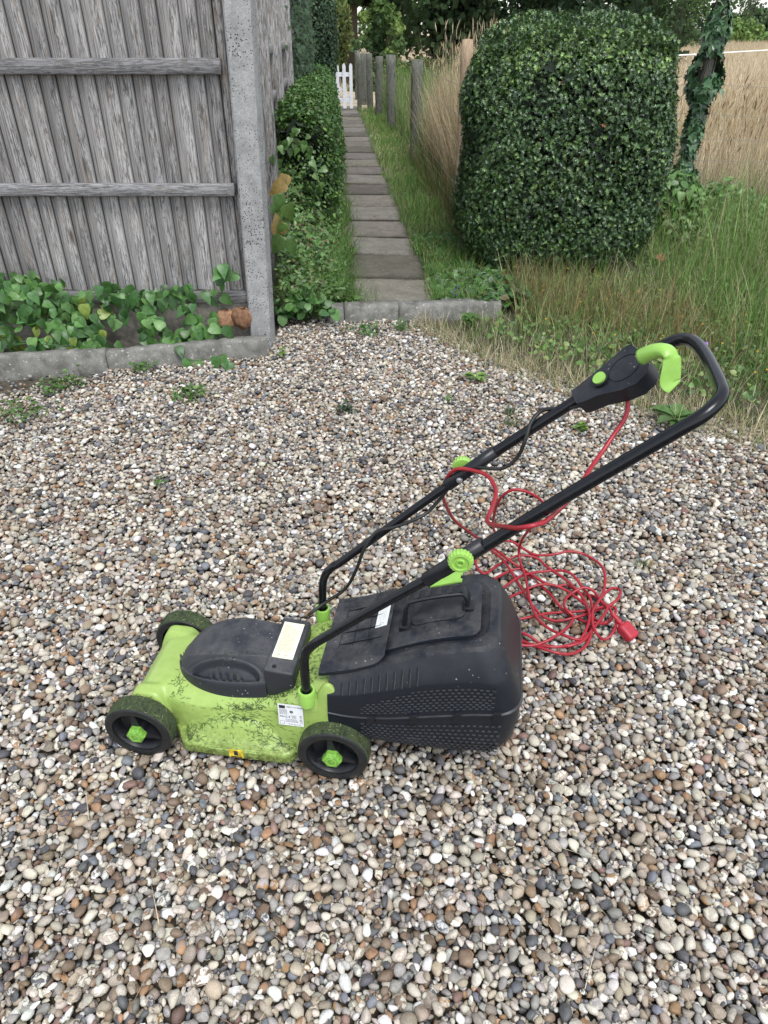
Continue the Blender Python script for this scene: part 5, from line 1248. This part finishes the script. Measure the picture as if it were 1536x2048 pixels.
# --- tall dry grass between the path fence and the holly, and the field beyond
A = Acc()
DRY = [(.50, .40, .25), (.60, .50, .33), (.36, .27, .16), (.68, .58, .40), (.25, .19, .11)]
def stalks(P, H_, w_, cols, lean=.14, bend=.5, segs=4): n = len(P); blades(P, H_, np.abs(rng.normal(size=n))*lean, U(-.1, bend, n), w_, cols, segs, None, A)
def fx(y): return .605-.062*(y-6.2)        # line of the path-side fence
n = 8000; y = 5.65+3.6*rng.random(n)**1.1; cl = np.sin(y*9)*np.cos(y*3.7+1); x = fx(y)+.11+.04*cl+np.abs(rng.normal(size=n))*.20; P = np.stack([x, y, 0*x], 1); Hh = U(.45, 1.32, n)*np.clip(1.06-.05*(y-5.6)+.12*cl, .5, 1.2); stalks(P, Hh, .0032+.0004*(y-5), pal(DRY, n), .17, .6)
ng = 2200; yg = 5.3+5*rng.random(ng); xg = fx(yg)-.05+.35*rng.random(ng); stalks(np.stack([xg, yg, 0*xg], 1), U(.15, .6, ng), np.full(ng, .005), pal([(.10, .19, .05), (.15, .24, .07), (.20, .14, .08), (.30, .20, .11)], ng), .3, .8)
hd = rng.random(n) < .16
def seedheads(P, H_, sz, cols):
    n = len(P); A.leaves(T_oval, P+np.stack([rng.normal(size=n)*.03, rng.normal(size=n)*.03, H_*.97], 1), frames(rng.normal(size=(n, 3))*np.array([1, 1, .1]), np.tile([0, 0, 1.], (n, 1))+rng.normal(size=(n, 3))*.25), sz, cols)
nt_ = 420; yt = 5.7+3*rng.random(nt_); xt = fx(yt)+.06+.45*rng.random(nt_); Pt = np.stack([xt, yt, 0*xt], 1); Ht = U(1.05, 1.5, nt_); stalks(Pt, Ht, np.full(nt_, .0028), pal(DRY[1:2]+DRY[3:4], nt_), .13, .45); seedheads(Pt[:150], Ht[:150]*.97, np.stack([U(.06, .12, 150), U(.012, .018, 150), U(.01, .02, 150)], 1), pal([(.60, .50, .34)], 150))
seedheads(P[hd], Hh[hd], np.stack([U(.05, .11, hd.sum()), U(.012, .02, hd.sum()), U(.01, .02, hd.sum())], 1)[:, :], pal([(.55, .44, .27), (.42, .31, .18)], hd.sum()))
n = 11000; y = 9+9*rng.random(n); x = fx(y)+.12+3.2*rng.random(n)**1.3; P = np.stack([x, y, 0*x], 1); stalks(P, U(.3, .75, n), U(.005, .008, n), pal(DRY+[(.10, .15, .05)], n), .18, .7, 3)
n = 2500; y = 9+9*rng.random(n); x = fx(y)+.02+1.2*rng.random(n); P = np.stack([x, y, 0*x], 1); stalks(P, U(.4, 1.0, n), U(.010, .02, n), pal([(.11, .19, .05), (.15, .24, .07)], n), .2, .6, 3)
tag(A.obj('dry_grass', M['blade']), 'tall pale dry grass with seed heads behind the path fence', None, None, 'stuff')
A = Acc()
n = 30000; y = 6.5+10*rng.random(n)**1.1; x = 1.6+(y*.66+1.2)*rng.random(n); P = np.stack([x, y, 0*x], 1); k = rng.random(n) < .55+.45*np.sin(x*3.1+y)*np.cos(y*2.3); P = P[k]; x = x[k]; y = y[k]; n = len(P); stalks(P, U(.30, .78, n)*(1+.25*np.sin(x*2.1)*np.cos(y*1.3)), U(.003, .006, n)*(1+.05*(y-6)), pal(DRY+[(.20, .13, .08), (.16, .22, .08)], n, [.24, .22, .18, .14, .1, .08, .04]), .24, .8, 3)
hd = rng.random(n) < .2; seedheads(P[hd], U(.45, .8, hd.sum()), np.stack([U(.05, .12, hd.sum()), U(.012, .022, hd.sum()), U(.01, .02, hd.sum())], 1), pal([(.40, .28, .16), (.30, .18, .10), (.5, .4, .24)], hd.sum()))
n = 42000; y = 12+60*rng.random(n)**1.5; xa = np.where(y < 22, fx(y)+.3, -2.); x = xa+(y*.75-xa)*rng.random(n)**.8; P = np.stack([x, y, 0*x], 1); stalks(P, U(.22, .5, n), U(.006, .011, n)*(1+.05*(y-14)), pal([(.50, .41, .28), (.56, .47, .33), (.44, .35, .23)], n, None, .08), .4, .8, 2)
n = 20000; y = 60+95*rng.random(n); x = y*(.2+.42*rng.random(n)); P = np.stack([x, y, 0*x], 1); stalks(P, U(.3, .55, n), U(.03, .06, n), pal([(.50, .41, .28), (.56, .47, .33)], n, None, .06), .3, .5, 2)
n = 260; x = U(2.7, 5.0, n); y = U(6.0, 7.6, n); P = np.stack([x, y, 0*x], 1); Hb = U(.6, 1.25, n); stalks(P, Hb, np.full(n, .003), pal(DRY[:3], n), .3, .9); seedheads(P, Hb*.9, np.stack([U(.04, .09, n), U(.014, .024, n), U(.01, .02, n)], 1), pal([(.20, .12, .07), (.30, .19, .11)], n))
tag(A.obj('dry_grass', M['blade']), 'field of ripe straw-coloured grass stretching to the far trees', None, None, 'stuff')

# --- rough verge between the gravel, the holly and the field
A = Acc()
def edge_y(x): return np.interp(x, [.2, .49, .8, 1.2, 1.6, 2.5], [4.02, 3.62, 3.24, 2.98, 2.66, 2.1])
def verge(n, pw=1., xr=(.15, 3.3), yr=2.2, off=-.18):
    x = U(*xr, n); e = edge_y(x)+off; y = e+yr*rng.random(n)**pw; k = ~((np.abs(x-1.17) < .60) & (y > 4.78) & (y < 5.7)) & ~((y > 4.0) & (x < .78)) & (y < 6.3); return np.stack([x, y, 0*x-.02], 1)[k]
def put(P, H_, cols, p=None, lean=.5, bend=1.0, w_=(.0022, .004), segs=4): n = len(P); blades(P, H_, np.abs(rng.normal(size=n))*lean, U(0, bend, n), U(*w_, n), pal(cols, n, p), segs, None, A)
GR = [(.12, .21, .05), (.17, .28, .07), (.08, .15, .04), (.24, .30, .11), (.44, .37, .22), (.54, .46, .30)]
P = verge(25000, 1.0, yr=3.0); d = P[:, 1]-edge_y(P[:, 0]); put(P, (.05+.20*np.clip(d/.9, 0, 1)+.16*np.clip((P[:, 0]-1.8), 0, 1))*U(.6, 1.3, len(P)), GR, [.27, .24, .18, .12, .11, .08], .4, 1.0)
P = verge(6500, 1.4); put(P, U(.05, .17, len(P)), [(.50, .43, .29), (.60, .53, .37), (.38, .31, .20)], None, .9, .9)
P = verge(1500, 1., (.75, 1.75), .8, .75); put(P, U(.12, .34, len(P)), [(.26, .16, .08), (.33, .22, .11), (.20, .12, .07)], None, .5, .7)
P = verge(4500, .8, (1.7, 3.9), 3.2, .5); put(P, U(.2, .5, len(P)), [(.12, .22, .05), (.17, .29, .075), (.36, .32, .18)], [.4, .4, .2], .35, .8, (.003, .006))
x = U(2.1, 4.0, 2200); y = U(4.4, 6.2, 2200); P = np.stack([x, y, 0*x], 1); put(P, U(.3, .75, 2200), [(.14, .25, .06), (.19, .31, .08), (.42, .36, .22)], [.4, .35, .25], .3, .9, (.003, .006))
# thin dry wisps reaching over the stones
x = U(.2, 2.5, 3400); y = edge_y(x)+np.abs(rng.normal(size=3400))*-.2+.1+.06*np.sin(x*9); P = np.stack([x, y, 0*x-.01], 1); put(P, U(.03, .12, 3400), [(.42, .36, .22), (.50, .43, .28), (.14, .19, .06)], [.4, .3, .3], 1.1, .7, (.0018, .003))
tag(A.obj('rough_grass', M['blade']), 'rough verge of mixed green and straw-coloured grass below the holly', None, None, 'stuff')
def areaV(n):
    P = verge(n, .8, (.55, 3.3), 3.0, .15); return P+np.array([0, 0, .02])
ground_cover('verge_weeds', 'small broad-leaved weeds and clover mixed into the rough verge', None, 'stuff', 8000, areaV, lambda P: .05+.06*np.clip(P[:, 0]-1.2, 0, 1.2), T_round, (.014, .034), [(.09, .18, .045), (.13, .25, .06), (.06, .12, .03), (.20, .26, .08)])
def areaB(n): y = U(4.9, 6.6, n); x = 2.05+.3*rng.random(n)+2.2*rng.random(n); return np.stack([x, y, 0*x], 1)
ground_cover('bramble_patch', 'green brambles and weeds sprawling along the wire fence on the right', None, 'stuff', 9000, areaB, lambda P: .10+.30*np.clip(1-np.abs(P[:, 1]-6.0)/1.1, 0, 1)*(.75+.5*np.sin(P[:, 0]*5.3)*np.cos(P[:, 1]*4.1)), T_oval, (.03, .07), [(.09, .18, .045), (.13, .25, .065), (.06, .13, .035), (.19, .28, .10)])
leafy_mass('nettle_clump', 'broad-leaved weeds growing at the foot of the ivy-clad post', 'weeds', (2.22, 5.85, 0), blob(.26, .2, .26, 2.0, .04, 6.), 550, T_heart, (.045, .085), [(.10, .21, .05), (.14, .27, .07), (.07, .15, .04)], depth=.05)
leafy_mass('leafy_weed', 'tall green weed standing in the dry grass right of the ivy post', 'weed', (3.55, 6.6, 0), blob(.20, .2, .46, 2.0, .04, 6.), 1500, T_oval, (.03, .06), [(.10, .19, .04), (.07, .15, .03)], depth=.08)
# --- single flowers
def flower(name, lab, loc, h, c, nh=1, r=.016):
    root = empty(name, lab, 'flower', loc); B = Acc(); A = Acc()
    for k in range(nh):
        dx, dy = rng.normal(size=2)*.012*(nh > 1); zt = h-k*.016*(nh > 1)
        acc_tube(B, [(0, 0, 0), (dx*.5, dy*.5, zt*.5), (dx, dy, zt)], .0011, (.07, .12, .04), 5)
        n = 22; a = U(0, 6.28, n); nn = np.stack([np.cos(a)*.4, np.sin(a)*.4, np.ones(n)], 1); A.leaves(T_oval, np.tile([dx, dy, zt], (n, 1))+rng.normal(size=(n, 3))*.002, frames(nn, np.stack([np.cos(a), np.sin(a), U(.0, .9, n)], 1)), U(r*.7, r*1.25, n), pal([c], n))
    A.obj('petals', M['petal'], root); B.obj('stem', M['stem'], root)
flower('purple_flower', 'pale purple scabious flower in the grass above the mower handle', (1.47, 3.12, 0), .22, (.42, .24, .60))
flower('violet_flower', 'small blue-violet flower spike on the kerb right of the path', (.43, 4.27, .03), .10, (.14, .10, .34), 4, .008)
A = Acc(); n = 110; P = verge(n, 1., (.8, 3.2), 1.6, .2); n = len(P); m = 5
for j in range(m):
    a = j*6.28/m+U(0, .3, n); A.leaves(T_small, P+np.stack([0*a, 0*a, .02+.16*rng.random(n)*0+.12+.05*np.sin(P[:, 0]*40)], 1), frames(np.stack([np.cos(a)*.4, np.sin(a)*.4-.4, 1+0*a], 1), np.stack([np.cos(a), np.sin(a), .3+0*a], 1)), np.full(n, .0075), pal([(.60, .36, .03)], n))
tag(A.obj('yellow_flowers', M['petal']), 'tiny yellow flower heads scattered through the verge', None, None, 'stuff')

# --- weeds in the gravel: each its own plant
def weed(x, y, lab, kind, s, cols, n):
    root = empty('weed', lab, 'weed', (x, y, 0), rng.uniform(0, 6)); A = Acc()
    if kind == 'tuft':
        P = np.stack([rng.normal(size=n)*s*.25, rng.normal(size=n)*s*.25, np.zeros(n)], 1); blades(P, U(.4, 1., n)*s, U(.1, 1.1, n), U(.1, .8, n), np.full(n, .0026), pal(cols, n), 3, None, A)
    elif kind == 'rosette':
        a = U(0, 6.28, n); nn = np.stack([-np.cos(a)*.4, -np.sin(a)*.4, 1+0*a], 1); A.leaves(T_oval, np.stack([np.cos(a)*.008, np.sin(a)*.008, U(.005, .03, n)], 1), frames(nn, np.stack([np.cos(a), np.sin(a), U(.2, .9, n)], 1)), U(.6, 1., n)*s, pal(cols, n))
    else:
        P = np.stack([rng.normal(size=n)*s*.6, rng.normal(size=n)*s*.6, U(.005, .03, n)], 1); A.leaves(T_round, P, frames(np.array([0, -.2, 1.])+rng.normal(size=(n, 3))*.4), U(.010, .022, n), pal(cols, n))
    A.obj('leaves', M['leaf'], root)
    B = Acc()
    for k in range(4): a = k*1.57; acc_tube(B, [(0, 0, -.01), (.3*s*math.cos(a)*.5, .3*s*math.sin(a)*.5, .012), (.5*s*math.cos(a), .5*s*math.sin(a), .018)], .0012, (.08, .12, .04), 4)
    B.obj('stem', M['stem'], root)
LG = [(.13, .24, .05), (.18, .30, .07)]; MG = [(.07, .15, .035), (.10, .19, .05)]; BG = [(.07, .11, .06), (.09, .13, .07)]
weed(.44, 3.19, 'bright pale green weed with pointed leaves in the gravel near the verge', 'rosette', .065, LG, 12)
weed(.56, 2.84, 'grey-green spiky tuft in the gravel left of the switch box', 'tuft', .06, BG, 90)
weed(.54, 2.72, 'thin dry-tipped tuft just below the grey-green one', 'tuft', .07, [(.16, .18, .07), (.09, .14, .05)], 60)
weed(.83, 2.68, 'small feathery green seedling under the switch box', 'patch', .022, LG, 34)
weed(.82, 1.76, 'lone grass seedling in the gravel right of the tangled cord', 'tuft', .05, MG+[(.25, .2, .1)], 26)
weed(-.17, 2.86, 'tiny dark weed in the middle of the gravel', 'patch', .03, [(.02, .05, .02)], 26)
weed(-.84, 2.26, 'little sprig in the gravel left of the mower handle', 'patch', .022, MG, 10)
weed(-1.52, 3.12, 'patch of chickweed where the gravel thins below the edging', 'patch', .10, MG, 150)
weed(-1.62, 2.84, 'larger patch of seedlings at the left edge of the gravel', 'patch', .12, MG, 150)
weed(-.90, 3.02, 'spreading weed with small round leaves in the gravel below the edging', 'patch', .075, LG[:1]+MG, 110)
weed(-1.2, 3.33, 'tuft of fresh weeds against the concrete edging', 'patch', .05, MG, 60)
weed(-.1, 3.86, 'leafy weed at the foot of the left kerb stone', 'patch', .07, MG, 90)
weed(.10, 3.90, 'grassy tuft at the foot of the path kerb', 'tuft', .10, MG, 120)
weed(.50, 4.02, 'broad-leaved weed at the foot of the right kerb stone', 'rosette', .08, MG, 40)
weed(.29, 2.94, 'small green weed among pale stones above the far knob', 'rosette', .03, MG, 8)
weed(1.25, 2.75, 'leafy dock weed at the verge beside the mower handle', 'rosette', .12, MG, 16)
weed(-.12, 4.25, 'tuft of grass growing over the left end of the path kerb', 'tuft', .18, LG+MG, 170)
weed(-.55, 3.50, 'heart-leaved seedling at the base of the concrete post', 'rosette', .06, LG, 4)
# twigs and bits of straw on the stones
A = Acc()
n = 420; y = .4+3.4*rng.random(n); x = rng.uniform(-1, 1, n)*(.62+.46*y); 
P = np.stack([x, y, 0*x+.010], 1); blades(P, U(.02, .09, n), U(1.2, 1.5, n), U(.0, .35, n), U(.0012, .0026, n), pal([(.30, .23, .15), (.16, .10, .07), (.42, .36, .26)], n), 3, None, A)
tag(A.obj('dry_twigs', M['dead']), 'thin dry twigs and straws lying on the gravel', None, None, 'stuff')

# --- trees and shrubs far beyond the field
def tree(name, lab, loc, h, r, cols, n=4200, low=.05, sz=.35, trunk=.3, lean=0., group='trees beyond the field', cat='tree', tr=.22, holes=.0):
    root = empty(name, lab, cat, loc, 0, group); rr = np.random.default_rng(int(abs(loc[0]*13+loc[1]*7)))
    nb = 46; c = np.stack([rr.normal(size=nb)*r*.48, rr.normal(size=nb)*r*.48, h*(low+(1-low)*rr.random(nb))], 1)
    c[:, :2] *= np.clip(1.25-np.abs(c[:, 2:3]/h-.45)*1.2, .3, 1.2); rad = rr.uniform(.22, .42, nb)*r
    i = rr.integers(0, nb, n); d = unit(rr.normal(size=(n, 3))); P = c[i]+d*(rad[i]*rr.uniform(.55, 1.05, n))[:, None]*np.array([1, 1, .8]); P[:, 2] = np.maximum(P[:, 2], low*h+.1*rr.random(n))
    nn = d+rr.normal(size=(n, 3))*.6; V, F = scatter(T_quad[0], T_quad[1], P, frames(nn, rr.normal(size=(n, 3))), rr.uniform(.6, 1.3, n)*sz)
    ct = np.array(cols)[rr.choice(len(cols), nb)][i]*rr.uniform(.7, 1.3, (n, 1))
    np_mesh('crown', V, F, M['far_leaf'], root, np.repeat(ct, 4, 0))
    B = Acc(); acc_tube(B, [(0, 0, -.2), (lean*.3, 0, h*.3), (lean, 0, h*.75)], [trunk*1.25, trunk, trunk*.4], (.09, .075, .06), 10)
    for k in range(9): j = c[k]; acc_tube(B, [(lean*.2, 0, h*.25+k*.04*h), tuple(j*.5+np.array([0, 0, h*.12])), tuple(j)], [trunk*.35, trunk*.2, .03], (.08, .065, .05), 6)
    B.obj('trunk', M['bark'], root)
DG = [(.026, .050, .024), (.036, .066, .030), (.050, .085, .036)]; LGN = [(.17, .26, .08), (.22, .32, .10), (.12, .20, .06)]; MGN = [(.07, .13, .05), (.10, .17, .06), (.05, .095, .04)]
tree('oak_tree', 'dark tree with a bare trunk behind the white gate', (-1.15, 26, 0), 9, 2.6, DG, 9000, .22, .20, .30, .2)
tree('yew_tree', 'very dark tree filling the view right of the bare trunk', (2.9, 30, 0), 10, 3.3, DG, 12000, .02, .20, .3)
tree('yew_tree', 'very dark tree directly behind the tall dry grass', (6.6, 34, 0), 10, 3.6, DG, 12000, .0, .22, .3)
tree('oak_tree', 'broad dark tree above the left of the holly', (11.5, 42, 0), 11, 4.6, DG+MGN[:1], 12000, .0, .26, .35)
tree('oak_tree', 'dark green tree above the middle of the holly', (26., 76, 0), 18, 8.0, DG+MGN[:1], 11000, .0, .28, .35)
tree('willow_tree', 'grey-green rounded tree above the right of the holly', (33., 92, 0), 7.2, 5.0, [(.07, .10, .06), (.09, .125, .075)], 5000, .0, .26, .2)
tree('oak_tree', 'tall dark tree just left of the gap of open sky', (32.0, 104, 0), 22, 4.4, DG, 9000, .0, .34, .35)
tree('hawthorn_tree', 'yellow-green bush at the edge of the field right of the holly', (31., 90, 0), 4.0, 2.6, LGN, 3500, .0, .2, .12)
tree('oak_tree', 'distant tree between the sky gap and the ivy post', (44.5, 112, 0), 2.6, 2.6, MGN, 5000, .0, .42, .3)
tree('oak_tree', 'distant green tree just right of the ivy post', (49.5, 115, 0), 3.3, 3.6, MGN, 5500, .0, .42, .3)
tree('hawthorn_tree', 'light green bush in front of the distant trees beside the ivy post', (44.0, 106, 0), 2.0, 2.6, LGN, 3000, .0, .34, .2)
tree('oak_tree', 'distant tree at the right edge of the photo', (56, 116, 0), 2.9, 4.6, MGN, 6500, .0, .42, .3)
tree('oak_tree', 'distant low tree beyond the right edge of the field', (66, 118, 0), 3.2, 6, MGN, 4500, .0, .42, .3)
tree('oak_tree', 'dark tree behind the weeping shrub left of the gate', (-5.0, 27, 0), 9, 3.2, DG+MGN, 8000, .05, .22, .3)
tree('oak_tree', 'big tree rising behind the side fence', (-10, 30, 0), 10, 5, MGN, 6000, .05, .3, .3)
tree('young_tree', 'light green young tree seen between the dark trees beyond the gate', (-.05, 24, 0), 2.35, .62, LGN+MGN, 4500, .12, .10, .05, 0, tr=.1)
tree('oak_tree', 'far green tree in the gap right of the bare trunk', (1.2, 62, 0), 7, 3., MGN, 3500, .05, .34, .3)
leafy_mass('field_hedge', 'low scrub along the fence line beyond the gate', 'hedge', (1.2, 22.5, 0), hedge_surf(4.2, .55, .62, .12), 9000, T_oval, (.07, .13), [(.06, .11, .03), (.10, .15, .05), (.16, .16, .07)], mat='far_leaf', inner=1200).rotation_euler = (0, 0, R(90))
